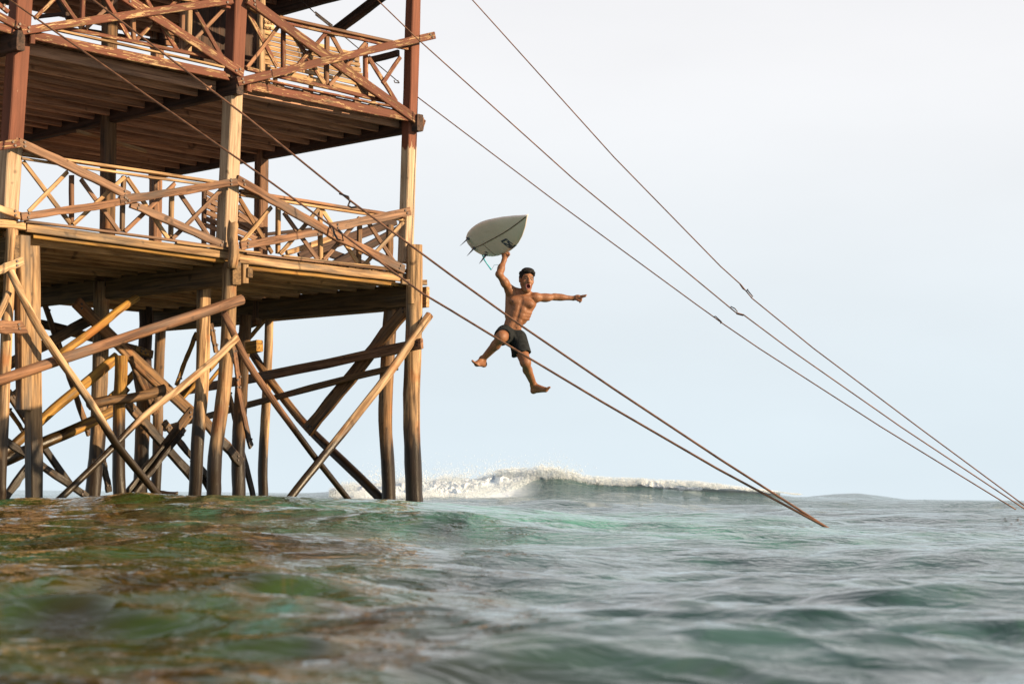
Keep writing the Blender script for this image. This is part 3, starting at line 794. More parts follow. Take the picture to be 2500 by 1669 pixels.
pile([(598, 770), (592, 960), (583, 1110), (579, 1215)], 29, 'umber', 2.1, 1.1, seed=13)
pile([(654, 770), (651, 960), (645, 1110), (642, 1217)], 23, 'pile', 3.48, 1.0, seed=14)
pile([(956, 735), (948, 900), (941, 1060), (946, 1216)], 33, 'umber', 0.55, 1.15, seed=15)
pile([(1008, 598), (1008, 800), (1010, 1000), (1012, 1217)], 36, 'pile', -0.12, 1.28, seed=16)

# ------------------------------------------------------------------ tangle of braces under the deck
fpole('brace_pole', [(18, 648), (84, 783), (135, 858), (220, 977), (276, 1079), (383, 1205), (420, 1255)], 19, 'pale', -0.32, 0.95, seed=31, flat=0.8)
fpole('brace_pole', [(577, 822), (526, 880), (440, 950), (345, 1020), (276, 1089), (146, 1215), (100, 1260)], 18, 'pale', -0.26, 1.0, seed=32, flat=0.8)
fpole('brace_pole', [(-40, 941), (151, 877), (370, 803), (590, 731)], 25, 'rail', -0.17, 1.08, seed=33, rough=0.02)
fpole('brace_pole', [(548, 762), (600, 880), (680, 1000), (760, 1105), (850, 1216), (890, 1265)], 17, 'rail', -0.22, 1.0, seed=34, flat=0.8)
fpole('brace_pole', [(1050, 768), (960, 893), (880, 1000), (790, 1115), (707, 1221), (670, 1270)], 19, 'pale', -0.30, 1.1, seed=35, flat=0.8)
db('brace_plank', (400, 962), (1030, 838), 23, 0.06, 'rail', BAY - 0.20, seg=7)
db('brace_plank', (401, 1046), (968, 896), 15, 0.06, 'umber', BAY - 0.14, seg=7)
db('brace_plank', (997, 746), (752, 1050), 27, 0.07, 'umber', BAY - 0.03)
dpole('brace_pole', [(608, 848), (680, 955), (745, 1043), (930, 1218), (975, 1262)], 23, 'umber', BAY + 0.1, 1.0, seed=36)
fpole('brace_pole', [(220, 988), (310, 972), (402, 953)], 27, 'umber', 0.85, 0.95, seed=37, rough=0.10)
fb('brace_plank', (185, 738), (470, 1010), 27, 0.07, 'umber', 2.6)
fb('brace_plank', (312, 985), (470, 1165), 20, 0.07, 'umber', 2.0)
fb('brace_plank', (478, 1003), (588, 1130), 22, 0.07, 'umber', 1.7)
fb('brace_plank', (-30, 917), (236, 772), 26, 0.07, 'umber', 3.2)
fpole('brace_pole', [(148, 866), (240, 795), (336, 726)], 19, 'gold', 1.2, 0.95, seed=38)
fpole('brace_pole', [(284, 870), (197, 947), (110, 1020), (36, 1082), (-40, 1140)], 25, 'gold', 1.5, 1.0, seed=39)
fpole('brace_pole', [(282, 1000), (204, 1036), (105, 1086), (-30, 1142)], 26, 'gold', 1.9, 1.05, seed=40)
fb('brace_plank', (18, 955), (178, 1194), 16, 0.06, 'umber', 2.3)
fb('brace_plank', (12, 988), (64, 1062), 9, 0.04, 'gold', 2.4)
fb('brace_plank', (-20, 1052), (212, 1211), 17, 0.06, 'umber', 0.7)
fb('brace_plank', (74, 1132), (-6, 1238), 18, 0.06, 'umber', 1.4)
fb('brace_plank', (110, 745), (218, 1062), 12, 0.05, 'umber', 3.3)
fb('brace_plank', (250, 1120), (266, 1200), 14, 0.05, 'gold', 2.95, seg=3)
fb('brace_plank', (470, 1000), (300, 1222), 20, 0.06, 'umber', 1.3)
fb('brace_plank', (450, 1046), (318, 1222), 11, 0.05, 'rail', 1.2)
fb('brace_plank', (480, 812), (430, 940), 9, 0.04, 'gold', 3.0)
fb('brace_plank', (400, 1030), (530, 1190), 14, 0.05, 'umber', 3.0)
fb('brace_plank', (470, 1120), (524, 1216), 13, 0.05, 'umber', 3.1)
fb('brace_plank', (514, 790), (528, 860), 10, 0.04, 'umber', 1.4)
fb('brace_plank', (556, 950), (622, 1228), 11, 0.05, 'umber', 2.6)
fb('brace_plank', (570, 842), (583, 940), 10, 0.04, 'rail', 0.3, seg=3)
fb('brace_plank', (577, 930), (612, 1090), 11, 0.04, 'rail', 0.35, seg=4, cuts=(0, 0.6))
fpole('brace_pole', [(646, 783), (618, 815), (560, 870), (500, 950)], 10, 'gold', 2.3, 0.9, seed=41)
fpole('brace_pole', [(600, 800), (560, 850), (505, 905), (430, 985)], 13, 'gold', 2.7, 1.0, seed=42)
fb('brace_plank', (94, 789), (372, 864), 21, 0.06, 'umber', 3.6)
db('block', (606, 849), (634, 844), 27, 0.12, 'gold', 1.5, seg=2)
db('block', (600, 795), (632, 785), 15, 0.12, 'umber', 2.2, seg=2)
fb('brace_plank', (-60, 685), (54, 637), 21, 0.06, 'pale', -0.34)
fb('brace_plank', (-50, 800), (58, 797), 33, 0.06, 'rail', -0.33, cuts=(0, 0.5))
fpole('brace_pole', [(-30, 830), (0, 770), (20, 712)], 17, 'pale', -0.2, 0.9, seed=43)
fb('brace_plank', (-30, 1010), (60, 945), 18, 0.06, 'umber', 2.9)
fb('brace_plank', (256, 985), (338, 902), 15, 0.05, 'gold', 3.9)
fb('brace_plank', (262, 1010), (310, 945), 18, 0.05, 'umber', 3.0)
fb('brace_plank', (318, 868), (380, 1010), 16, 0.06, 'umber', 3.2)
fb('brace_plank', (330, 850), (362, 862), 16, 0.06, 'gold', 3.3, seg=2)
fb('cleat', (597, 645), (597, 692), 14, 0.08, 'bare', 0.0, seg=2)
fb('cleat', (1003, 700), (1003, 742), 8, 0.10, 'bare', -0.16, seg=2)

# bolt heads where the big front braces are fixed
def bolts():
    n = 8
    vs = [(0.016 * math.cos(2 * math.pi * k / n), 0.016 * math.sin(2 * math.pi * k / n), z) for z in (0.0, 0.012) for k in range(n)]
    fs = [(k, (k + 1) % n, n + (k + 1) % n, n + k) for k in range(n)] + [tuple(range(n, 2 * n)), tuple(range(n - 1, -1, -1))]
    me = bpy.data.meshes.new('bolt'); me.from_pydata(vs, [], fs); me.update(); me.materials.append(M['steel'])
    rnd = random.Random(3)
    for o in [c for c in TOWER.children if c.name.startswith('brace_plank')]:
        mw = WORLD[o.name]; xs = [v.co.x for v in o.data.vertices]; zs = [v.co.z for v in o.data.vertices]
        front = -1 if (mw.to_3x3() @ Vector((0, 0, 1))).y > 0 else 1
        for e in (min(xs) + 0.10, max(xs) - 0.10):
            for dy in (0.02, -0.025):
                k = min(o.data.vertices, key=lambda v: abs(v.co.x - e) + abs(v.co.z - (max(zs) if front > 0 else min(zs))) * 3)
                m = Matrix.Translation((e + rnd.uniform(-.03, .03), k.co.y * 0 + dy, (k.co.z + 0.001) if front > 0 else k.co.z - 0.001))
                if front < 0: m = m @ Matrix.Rotation(math.pi, 4, 'X')
                place('bolt', me, o, mw @ m)
bolts()

# ------------------------------------------------------------------ benches and small things on the decks
def bench(name, label, slats, legs, b, mat):
    P0 = onF(*slats[0][0], b); P1 = onF(*slats[-1][1], b)
    base = (P0 + P1) / 2; base.z = legs[0][2]
    t = thing(name, label, 'bench', base)
    for (p, q, w, db_) in slats:
        P, Q = onF(p[0], p[1], b + db_), onF(q[0], q[1], b + db_)
        beam('slat', P, Q, px_width(P, Q, VX, w), 0.025, VX, mat, t, seg=3, warp=0.004)
    for (px, ytop, z0, db_) in legs:
        P = onF(px, ytop, b + db_)
        beam('leg', Vector((P.x, P.y, z0)), P, 0.06, 0.06, VX, mat, t, seg=2, warp=0.003)
    return t
sl_ = []
for k in range(7):
    y = 78 + k * 12.2
    sl_.append(((645, y), (872 + k * 3, y + 57), 9.5, 0.10 - k * 0.02))
for k in range(4):
    sl_.append(((660 + k * 6, 166 + k * 7), (912 + k * 4, 226 + k * 6), 6.5, -0.10 - 0.09 * k))
bench('slatted_bench', 'long weathered bench with slatted back on the upper deck behind the railing', sl_,
      [(655, 72, ZU, 0.14), (760, 105, ZU, 0.14), (872, 132, ZU, 0.14), (672, 182, ZU, -0.35), (912, 240, ZU, -0.35)], 1.6, 'bare')
sl2 = []
for k in range(6):
    y = 470 + k * 16
    sl2.append(((504, y), (582 + k * 14, y + 42 + k * 3), 11, 0.25 - k * 0.05))
for k in range(3):
    sl2.append(((582, 505 + k * 17), (640 + k * 4, 550 + k * 13), 11, 0.2 - k * 0.06))
bench('lounge_bench', 'reclined slatted bench on the lower deck behind the splintered stub', sl2,
      [(499, 466, ZL, 0.28), (520, 480, ZL, 0.28), (648, 555, ZL, 0.1)], 0.75, 'brown')
# little wooden sign with carved lettering
sg = thing('wooden_sign', 'small pale wooden sign with two rows of carved letters above the slatted bench', 'sign', onF(656, 72, 1.30))
P, Q = onF(644.5, 57, 1.30), onF(668, 61, 1.30)
beam('sign_board', P, Q, px_width(P, Q, VX, 27), 0.03, VX, 'pale', sg, seg=2, warp=0.001)
for row, (y0, hh) in enumerate(((50, 8), (63, 7))):
    for k in range(4):
        x = 647.5 + k * 4.6
        P, Q = onF(x, y0 + k * 0.8, 1.278), onF(x + (2.0 if (k + row) % 2 else 0.3), y0 + hh + k * 0.8, 1.278)
        beam('letter_stroke', P, Q, 0.007, 0.006, VX, 'umber', sg, seg=1, warp=0)
        if (k + row) % 3 != 1:
            P, Q = onF(x, y0 + hh * (0.4 if k % 2 else 0.9) + k * 0.8, 1.278), onF(x + 2.8, y0 + hh * 0.5 + k * 0.8, 1.278)
            beam('letter_stroke', P, Q, 0.007, 0.006, VX, 'umber', sg, seg=1, warp=0)
# bucket on the lower deck
bk = tw(-1.35, 1.2, ZL)
P = onF(264, 556, 0.9); bk = Vector((P.x, P.y, ZL))
def lathe(name, prof, mat, parent, loc, n=18):
    vs = [(r * math.cos(2 * math.pi * k / n), r * math.sin(2 * math.pi * k / n), z) for r, z in prof for k in range(n)]
    fs = [(i * n + k, i * n + (k + 1) % n, (i + 1) * n + (k + 1) % n, (i + 1) * n + k) for i in range(len(prof) - 1) for k in range(n)]
    fs.append(tuple(range(n - 1, -1, -1)))
    return mesh_obj(name, vs, fs, mat, parent, Matrix.Translation(loc), smooth=True)
M['bucket'] = plain('brown_plastic', (0.09, 0.045, 0.03), 0.5, 0, 0.3, 12)
bt = thing('bucket', 'brown bucket standing on the lower deck behind the railing', 'bucket', bk)
lathe('bucket_wall', [(0.075, 0.0), (0.085, 0.10), (0.10, 0.21), (0.108, 0.215), (0.10, 0.22), (0.082, 0.10), (0.07, 0.015)], 'bucket', bt, bk)
P = onF(406, 1206, 0.5)
lg = pole('floating_log', [Vector((P.x - 0.14, P.y, P.z)), Vector((P.x, P.y, P.z + 0.015)), Vector((P.x + 0.15, P.y + 0.03, P.z))], 0.035, 0.03, 'gold', None, seed=51, rough=0.15)
lg['label'] = 'short ochre piece of driftwood awash at the foot of the piles'; lg['category'] = 'driftwood'

# ------------------------------------------------------------------ guy rods
def cable_pts(g0, g1, pxs):
    """vertical plane through two ground points; the photo's rows give the height along it"""
    n = (g1 - g0).cross(ZX).normalized()
    return [hit(x, y, g0, n) for x, y in pxs]
def tube(name, pts, r, mat, parent, sides=7):
    vs, fs = [], []
    n = len(pts)
    for i, p in enumerate(pts):
        d = (pts[min(i + 1, n - 1)] - pts[max(i - 1, 0)]).normalized()
        s = d.cross(ZX)
        s = s.normalized() if s.length > 1e-4 else Vector((1, 0, 0))
        t = s.cross(d)
        for k in range(sides):
            a = 2 * math.pi * k / sides
            vs.append(p + (s * math.cos(a) + t * math.sin(a)) * r)
    for i in range(n - 1):
        for k in range(sides):
            a, b = i * sides + k, i * sides + (k + 1) % sides
            fs.append((a, b, b + sides, a + sides))
    fs.append(tuple(range(sides - 1, -1, -1))); fs.append(tuple(range((n - 1) * sides, n * sides)))
    base = WORLD[parent.name].translation if parent else Vector((0, 0, 0))
    return mesh_obj(name, [v - base for v in vs], fs, mat, parent, Matrix.Translation(base), smooth=True)
def curve_pts(P, k=6):
    out = []
    for i in range(len(P) - 1):
        p0 = P[max(i - 1, 0)]; p1 = P[i]; p2 = P[i + 1]; p3 = P[min(i + 2, len(P) - 1)]
        for j in range(k):
            t = j / k
            out.append(0.5 * ((2 * p1) + (p2 - p0) * t + (2 * p0 - 5 * p1 + 4 * p2 - p3) * t * t + (-p0 + 3 * p1 - 3 * p2 + p3) * t ** 3))
    out.append(P[-1]); return out
def rod(label, g0, g1, pxs, r, eye, hookpx):
    n = (g1 - g0).cross(ZX).normalized()
    P = [hit(x, y, g0, n) for x, y in pxs]
    t = thing('guy_rod', label, 'cable', P[-1], 'guy rods staying the tower')
    t['group'] = 'guy rods staying the tower'
    tube('rod', P[:], r, 'rust', t)
    for loop in hookpx:
        H = [hit(x, y, g0 + n * (0.02 if k % 2 else -0.0), n) for k, (x, y) in enumerate(loop)]
        tube('hook_eye', H, r * 0.95, 'steel', t, 6)
    return t
E1 = Vector((0.162 * 18, 18, 0)); A1 = tw(-BAY, -0.15, 0)
rod('thick rusty guy rod, lower of the pair stretched from the tower past the man', A1, E1,
    [(-150, -120), (23, 0), (600, 401), (815, 556), (1031, 716), (1100, 757), (1210, 824), (1290, 873), (1467, 979), (1750, 1143), (2003, 1279), (2050, 1305)], 0.0118, None,
    [[(812, 553), (816, 570), (824, 584), (838, 588), (835, 570), (826, 560)]])
rod('thick rusty guy rod, upper of the pair stretched from the tower past the man', A1 + Vector((0, -0.25, 0)), E1 + Vector((0.03, 0, 0)),
    [(-100, -245), (227, 0), (600, 284), (855, 490), (1100, 671), (1277, 798), (1500, 950), (1760, 1122), (2003, 1277), (2050, 1306)], 0.0118, None,
    [[(829, 473), (850, 480), (854, 492), (850, 502), (858, 507), (872, 505)]])
E2 = Vector(((2478 - CX) / F * 24, 24, 0)); C1 = tw(BAY, -0.1, 0)
rod('thin guy rod tied highest on the tower, uppermost of the three that converge', C1, E2 + Vector((0.06, 0, 0)),
    [(1000, -165), (1153, 0), (1500, 385), (1759, 650), (1808, 694), (1836, 728), (1986, 850), (2250, 1048), (2490, 1225), (2520, 1247)], 0.0082, None,
    [[(1806, 693), (1814, 705), (1822, 710), (1826, 706)], [(1824, 707), (1838, 724), (1834, 726)]])
rod('thin guy rod crossing before the corner post, middle of the three that converge', tw(0.2, -0.5, 0), E2 + Vector((0, 0.1, 0)),
    [(560, -345), (921, 0), (1020, 96), (1400, 437), (1700, 683), (1797, 763), (1815, 768), (1925, 850), (2200, 1042), (2475, 1224), (2505, 1244)], 0.0082, None,
    [[(1784, 748), (1794, 753), (1800, 760), (1798, 766), (1814, 770), (1816, 768)]])
rod('thin guy rod tied to the corner post, lowest of the three that converge', tw(BAY, 0.2, 0), E2 + Vector((-0.05, 0.2, 0)),
    [(1018, 236), (1027, 243), (1350, 487), (1700, 743), (1742, 773), (1762, 788), (1853, 850), (2150, 1041), (2447, 1223), (2480, 1243)], 0.0082, None,
    [[(1742, 773), (1747, 772), (1762, 786), (1759, 789)]])
ri = thing('tie_rod', 'short dark tie rod with turnbuckle slanting across the upper deck opening', 'cable', onF(975, 202, 2.2))
P = [onF(x, y, 2.2) for x, y in ((690, -40), (770, 33), (812, 66), (975, 202))]
tube('rod', P, 0.008, 'steel', ri, 6)
for d in (0.022, -0.022): tube('turnbuckle', [P[1] + ZX * d, P[2] + ZX * d], 0.009, 'steel', ri, 6)
tube('hook_eye', [onF(x, y, 2.2) for x, y in ((962, 196), (964, 202), (974, 203), (972, 196))], 0.009, 'steel', ri, 6)

# ------------------------------------------------------------------ the jumping man: one smooth skin from blended forms
MAN_Y, MPX, Z1 = 20.8, F / 20.8, 3.2675
def Z(zx, zy, d=0.0):                                   # enlarged-photo position -> metres (right, up, towards the camera)
    return np.array([(zx / Z1 + 1100 - 1262) / MPX, -(zy / Z1 + 500 - 745) / MPX, d])
class Field:
    def __init__(s, lo, hi, h):
        s.lo = np.array(lo, float); s.h = h
        s.n = np.ceil((np.array(hi) - s.lo) / h).astype(int) + 1
        s.phi = np.full(s.n, 0.2, np.float32)
    def box(s, lo, hi):
        i0 = np.clip(np.floor((lo - s.lo) / s.h).astype(int), 0, s.n - 1); i1 = np.clip(np.ceil((hi - s.lo) / s.h).astype(int) + 1, 1, s.n)
        ax = [s.lo[k] + s.h * np.arange(i0[k], i1[k]) for k in range(3)]
        g = np.stack(np.meshgrid(*ax, indexing='ij'), -1)
        return tuple(slice(i0[k], i1[k]) for k in range(3)), g
    def put(s, sl, d, k, op):
        p = s.phi[sl]
        if op == 'cut':
            d = -d; h = np.clip(0.5 - 0.5 * (d - p) / k, 0, 1) if False else np.clip(0.5 + 0.5 * (d - p) / k, 0, 1)
            s.phi[sl] = p * (1 - h) + d * h + k * h * (1 - h)
        else:
            h = np.clip(0.5 + 0.5 * (p - d) / k, 0, 1)
            s.phi[sl] = p * (1 - h) + d * h - k * h * (1 - h)
    def cone(s, a, b, r0, r1, k=0.02, op='add'):
        a, b = np.array(a, float), np.array(b, float)
        m = max(r0, r1) + 0.05
        sl, g = s.box(np.minimum(a, b) - m, np.maximum(a, b) + m)
        ab = b - a; t = np.clip(((g - a) @ ab) / (ab @ ab), 0, 1)
        d = np.linalg.norm(g - a - t[..., None] * ab, axis=-1) - (r0 + (r1 - r0) * t)
        s.put(sl, d.astype(np.float32), k, op)
    def ell(s, c, r, ax=None, k=0.02, op='add'):
        c, r = np.array(c, float), np.array(r, float)
        A = np.eye(3) if ax is None else np.array(ax, float)
        m = r.max() + 0.05
        sl, g = s.box(c - m, c + m)
        q = (g - c) @ A.T
        k0 = np.linalg.norm(q / r, axis=-1); k1 = np.linalg.norm(q / (r * r), axis=-1) + 1e-9
        s.put(sl, (k0 * (k0 - 1) / k1).astype(np.float32), k, op)
    def mesh(s):
        phi = s.phi; ins = phi < 0
        n = phi.shape
        c = np.zeros([m - 1 for m in n] + [3]); cnt = np.zeros([m - 1 for m in n])
        offs = [(i, j, k) for i in (0, 1) for j in (0, 1) for k in (0, 1)]
        def sub(o): return tuple(slice(o[q], n[q] - 1 + o[q]) for q in range(3))
        for o in offs:
            for ax in range(3):
                if o[ax]: continue
                o2 = list(o); o2[ax] = 1
                p, q = phi[sub(o)], phi[sub(o2)]
                x = (p < 0) != (q < 0)
                t = np.where(x, p / np.where(x, p - q, 1), 0)
                for d in range(3):
                    c[..., d] += np.where(x, o[d] + (t if d == ax else 0), 0)
                cnt += x
        act = cnt > 0
        idx = -np.ones(act.shape, int); idx[act] = np.arange(act.sum())
        ijk = np.argwhere(act)
        v = (ijk + c[act] / cnt[act][:, None]) * s.h + s.lo
        Q = []
        for ax in range(3):
            u, w = [(1, 2), (2, 0), (0, 1)][ax]
            a = [slice(0, n[q]) for q in range(3)]
            lo = list(a); hi = list(a)
            lo[ax] = slice(0, n[ax] - 1); hi[ax] = slice(1, n[ax])
            for q in (u, w): lo[q] = slice(1, n[q] - 1); hi[q] = slice(1, n[q] - 1)
            p, r = ins[tuple(lo)], ins[tuple(hi)]
            e = np.argwhere(p != r)
            fl = p[tuple(e.T)]
            base = e.copy(); base[:, u] += 1; base[:, w] += 1
            def cell(du, dw):
                b_ = base.copy(); b_[:, u] -= du; b_[:, w] -= dw
                return idx[tuple(b_.T)]
            q4 = np.stack([cell(0, 0), cell(1, 0), cell(1, 1), cell(0, 1)], -1)
            q4[~fl] = q4[~fl][:, ::-1]
            Q.append(q4)
        return v, np.concatenate(Q)
def to_world(v):
    c0 = O + ray(1262, 745) * MAN_Y; X0, Zc = c0.x, c0.z
    return np.stack([v[:, 0] + X0, MAN_Y - v[:, 2], v[:, 1] + Zc], -1)
def field_obj(name, fld, mats, parent, picker=None):
    v, q = fld.mesh()
    base = WORLD[parent.name].translation if parent else Vector((0, 0, 0))
    w = to_world(v) - np.array(base)
    me = bpy.data.meshes.new(name)
    me.from_pydata(w.tolist(), [], q.tolist())
    me.polygons.foreach_set('use_smooth', np.ones(len(q), bool))
    for m in mats: me.materials.append(M[m])
    if picker is not None:
        cen = v[q].mean(1)
        me.polygons.foreach_set('material_index', picker(cen).astype(np.int32))
    me.update()
    return place(name, me, parent, Matrix.Translation(base))

def skin_mat():
    m, nt, bs = new_mat('tanned_skin')
    tc = nt.nodes.new('ShaderNodeTexCoord')
    n = noise(nt, tc.outputs['Object'], 9.0, 4.0)
    c = mixc(nt, mrange(nt, n, 0.35, 0.65), (0.185, 0.074, 0.032), (0.245, 0.105, 0.048))
    nt.links.new(c, bs.inputs['Base Color']); bs.inputs['Roughness'].default_value = 0.55
    n2 = noise(nt, tc.outputs['Object'], 45.0, 3.0)
    bp = nt.nodes.new('ShaderNodeBump'); bp.inputs['Strength'].default_value = 0.25; bp.inputs['Distance'].default_value = 0.01
    nt.links.new(n2, bp.inputs['Height']); nt.links.new(bp.outputs[0], bs.inputs['Normal'])
    bs.inputs['Subsurface Weight'].default_value = 0.05
    bs.inputs['Specular IOR Level'].default_value = 0.35
    bs.inputs['Subsurface Radius'].default_value = (0.012, 0.005, 0.003)
    return m
M['skin'] = skin_mat()
M['lip'] = plain('lip_skin', (0.21, 0.07, 0.055), 0.4)
M['mouth'] = plain('mouth_inside', (0.09, 0.015, 0.014), 0.5)
M['eye'] = plain('dark_eye', (0.016, 0.012, 0.010), 0.3)
M['areola'] = plain('areola', (0.11, 0.042, 0.026), 0.6)
M['hair'] = plain('black_hair', (0.008, 0.007, 0.007), 0.7, 0, 0.5, 60.0, spec=0.2, bump=0.8)
M['cloth'] = plain('charcoal_shorts', (0.016, 0.018, 0.019), 0.9, 0, 0.4, 25.0, spec=0.1, bump=0.5)

base = to_world(np.array([Z(505, 1500, 0.0)]))[0]
MAN = thing('person', 'shirtless man in charcoal shorts leaping with a surfboard held overhead, pointing aside', 'person', Vector(base))
up = np.array([0.312, 0.950, 0.0]); lat = np.array([0.950, -0.312, 0.0]); fw = np.array([0, 0, 1.0])
TA = np.stack([lat, up, fw])
RHAND = Z(430, 412, 0.03)
def body():
    f = Field(Z(60, 1560, -0.30), Z(1120, 370, 0.62), 0.0058)
    # trunk
    f.ell(Z(484, 1040, 0.0), (0.135, 0.11, 0.095), TA, 0.03)
    f.ell(Z(503, 950, 0.0), (0.099, 0.15, 0.074), TA, 0.03)
    f.ell(Z(543, 845, 0.0), (0.125, 0.17, 0.088), TA, 0.03)
    f.ell(Z(572, 760, -0.005), (0.142, 0.095, 0.078), TA, 0.03)
    for zx, zy in ((512, 772), (620, 790)): f.ell(Z(zx, zy, 0.055), (0.066, 0.046, 0.036), TA, 0.03)
    for s_ in (-1, 1):                                        # belly muscles beside the midline, flank, ribs
        for i, (q, r) in enumerate(((0.02, 0.036), (-0.045, 0.036), (-0.11, 0.036), (-0.175, 0.045))):
            cpt = Z(548, 850, 0.0) + up * q + lat * 0.036 * s_ + fw * (0.070 - 0.002 * i)
            f.ell(cpt, (0.031, r * 0.85, 0.016), TA, 0.02)
        f.cone(Z(560, 760, -0.02) + lat * 0.135 * s_, Z(520, 905, 0.0) + lat * 0.095 * s_, 0.042, 0.028, 0.03)
        for r_ in range(3):
            f.cone(Z(548, 850, 0.062) + lat * 0.055 * s_ + up * (0.005 - 0.035 * r_), Z(548, 850, 0.005) + lat * 0.128 * s_ + up * (0.02 - 0.035 * r_), 0.011, 0.011, 0.02)
    f.cone(Z(572, 752, 0.094), Z(524, 940, 0.090), 0.007, 0.006, 0.024, 'cut')
    f.ell(Z(521, 988, 0.088), (0.008, 0.011, 0.012), TA, 0.008, 'cut')
    # shoulders and neck
    f.cone(Z(594, 745, -0.015), Z(603, 660, 0.0), 0.050, 0.047, 0.022)
    f.cone(Z(598, 700, -0.03), Z(490, 684, -0.01), 0.036, 0.046, 0.03)
    f.cone(Z(604, 705, -0.03), Z(672, 732, -0.01), 0.036, 0.041, 0.03)
    for s_, zx, zy in ((-1, 500, 712), (1, 660, 738)):
        f.cone(Z(584, 738, 0.055), Z(zx, zy, 0.035), 0.014, 0.015, 0.015)       # collar bones
    f.cone(Z(583, 735, 0.045), Z(620, 672, 0.02), 0.013, 0.013, 0.012); f.cone(Z(579, 735, 0.045), Z(570, 672, 0.02), 0.013, 0.013, 0.012)
    # right arm, raised
    E = Z(386, 566, 0.14); W = Z(424, 446, 0.05)
    f.ell(Z(472, 686, 0.01), (0.055, 0.056, 0.054), None, 0.03)
    f.cone(Z(478, 690, 0.0), E, 0.051, 0.036, 0.025); f.ell(Z(434, 632, 0.09), (0.044, 0.050, 0.050), None, 0.03)
    f.cone(E, W, 0.037, 0.026, 0.02); f.ell(E * 0.62 + W * 0.38, (0.040, 0.055, 0.042), None, 0.025)
    f.ell(E, (0.036, 0.036, 0.038), None, 0.02)
    # right hand under the rail: palm, fingers hooked over the far side, thumb on the near face
    H = RHAND
    f.cone(W, H + np.array([0.0, -0.012, 0.0]), 0.027, 0.026, 0.015); f.ell(H, (0.036, 0.030, 0.026), None, 0.014)
    for i in range(4):
        o = -0.030 + i * 0.019
        a = H + np.array([o, 0.012, -0.012]); b_ = a + np.array([0.004, 0.036 + 0.004 * (i in (1, 2)), -0.022]); c_ = b_ + np.array([0.003, 0.024, 0.012])
        f.cone(a, b_, 0.0098, 0.0092, 0.006); f.cone(b_, c_, 0.0092, 0.008, 0.005)
    f.cone(H + np.array([0.022, -0.010, 0.012]), H + np.array([0.046, 0.012, 0.026]), 0.013, 0.011, 0.010)
    f.cone(H + np.array([0.046, 0.012, 0.026]), H + np.array([0.044, 0.036, 0.026]), 0.011, 0.009, 0.006)
    # left arm, pointing
    S = Z(682, 738, 0.0); E = Z(832, 724, -0.09); W = Z(982, 729, -0.15)
    f.ell(S, (0.054, 0.051, 0.051), None, 0.03)
    f.cone(S, E, 0.045, 0.034, 0.025); f.ell(Z(755, 738, -0.045), (0.070, 0.042, 0.050), None, 0.03)
    f.cone(E, W, 0.037, 0.024, 0.02); f.ell(E * 0.72 + W * 0.28, (0.065, 0.034, 0.040), None, 0.025)
    K = Z(1026, 722, -0.130)
    f.cone(W, K, 0.024, 0.026, 0.014); f.ell(W * 0.3 + K * 0.7, (0.036, 0.032, 0.022), None, 0.012)
    f.cone(K + np.array([0.006, 0.010, 0.0]), Z(1058, 711, -0.105), 0.0105, 0.0098, 0.006); f.cone(Z(1058, 711, -0.105), Z(1084, 706, -0.090), 0.0098, 0.008, 0.004)
    f.cone(K + np.array([0.006, -0.006, 0.0]), Z(1056, 722, -0.095), 0.0105, 0.0098, 0.006); f.cone(Z(1056, 722, -0.095), Z(1080, 717, -0.080), 0.0098, 0.008, 0.004)
    for (kx, ky, kd) in ((1046, 738, -0.095), (1036, 746, -0.105)):
        f.cone(Z(kx - 18, ky - 8, -0.12), Z(kx, ky, kd), 0.0105, 0.0095, 0.006); f.cone(Z(kx, ky, kd), Z(kx - 2, ky + 18, kd - 0.012), 0.0095, 0.0082, 0.004)
    f.cone(Z(1000, 736, -0.130), Z(1022, 752, -0.095), 0.013, 0.011, 0.008); f.cone(Z(1022, 752, -0.095), Z(1042, 757, -0.085), 0.011, 0.0088, 0.005)
    # right leg, thigh towards the camera, shin trailing
    Kn = Z(408, 1078, 0.37); An = Z(262, 1240, 0.13)
    f.cone(Z(440, 1035, 0.02), Kn, 0.088, 0.062, 0.03); f.ell(Kn, (0.056, 0.060, 0.054), None, 0.03)
    f.ell(Kn + np.array([-0.002, -0.010, 0.030]), (0.036, 0.040, 0.034), None, 0.015)
    Ca = Kn * 0.68 + An * 0.32 + np.array([0.006, -0.008, -0.012]); f.cone(Kn, Ca, 0.050, 0.052, 0.02); f.cone(Ca, An, 0.052, 0.031, 0.02)
    f.ell(An, (0.036, 0.036, 0.036), None, 0.015)
    He = Z(272, 1278, 0.105); Ba = Z(218, 1282, 0.235)
    f.cone(An, He, 0.034, 0.032, 0.02); f.cone(An, Ba, 0.034, 0.026, 0.02); f.cone(He, Ba, 0.030, 0.028, 0.02)
    for i in range(5):
        a = Ba + np.array([-0.032 + i * 0.017, 0.014 - i * 0.008, 0.006]); r = 0.0135 if i == 0 else 0.0105 - 0.0006 * i
        f.cone(a, a + np.array([-0.016, 0.014 - 0.004 * i, 0.046 - 0.007 * i]), r, r * 0.9, 0.008)
    # left leg, knee forward and shin back
    Kn = Z(601, 1268, 0.27); An = Z(668, 1432, -0.03)
    f.cone(Z(535, 1070, 0.02), Kn, 0.088, 0.058, 0.03); f.ell(Kn, (0.055, 0.058, 0.055), None, 0.025); f.ell(Kn + np.array([0.0, -0.004, 0.030]), (0.033, 0.040, 0.030), None, 0.014)
    Ca = Kn * 0.68 + An * 0.32 + np.array([-0.006, -0.004, -0.014]); f.cone(Kn, Ca, 0.047, 0.050, 0.02); f.cone(Ca, An, 0.050, 0.030, 0.02)
    f.cone(Kn + np.array([0.012, -0.02, 0.02]), An + np.array([0.008, 0.02, 0.02]), 0.030, 0.020, 0.02)
    He = Z(668, 1480, -0.045); Ba = Z(764, 1472, 0.06)
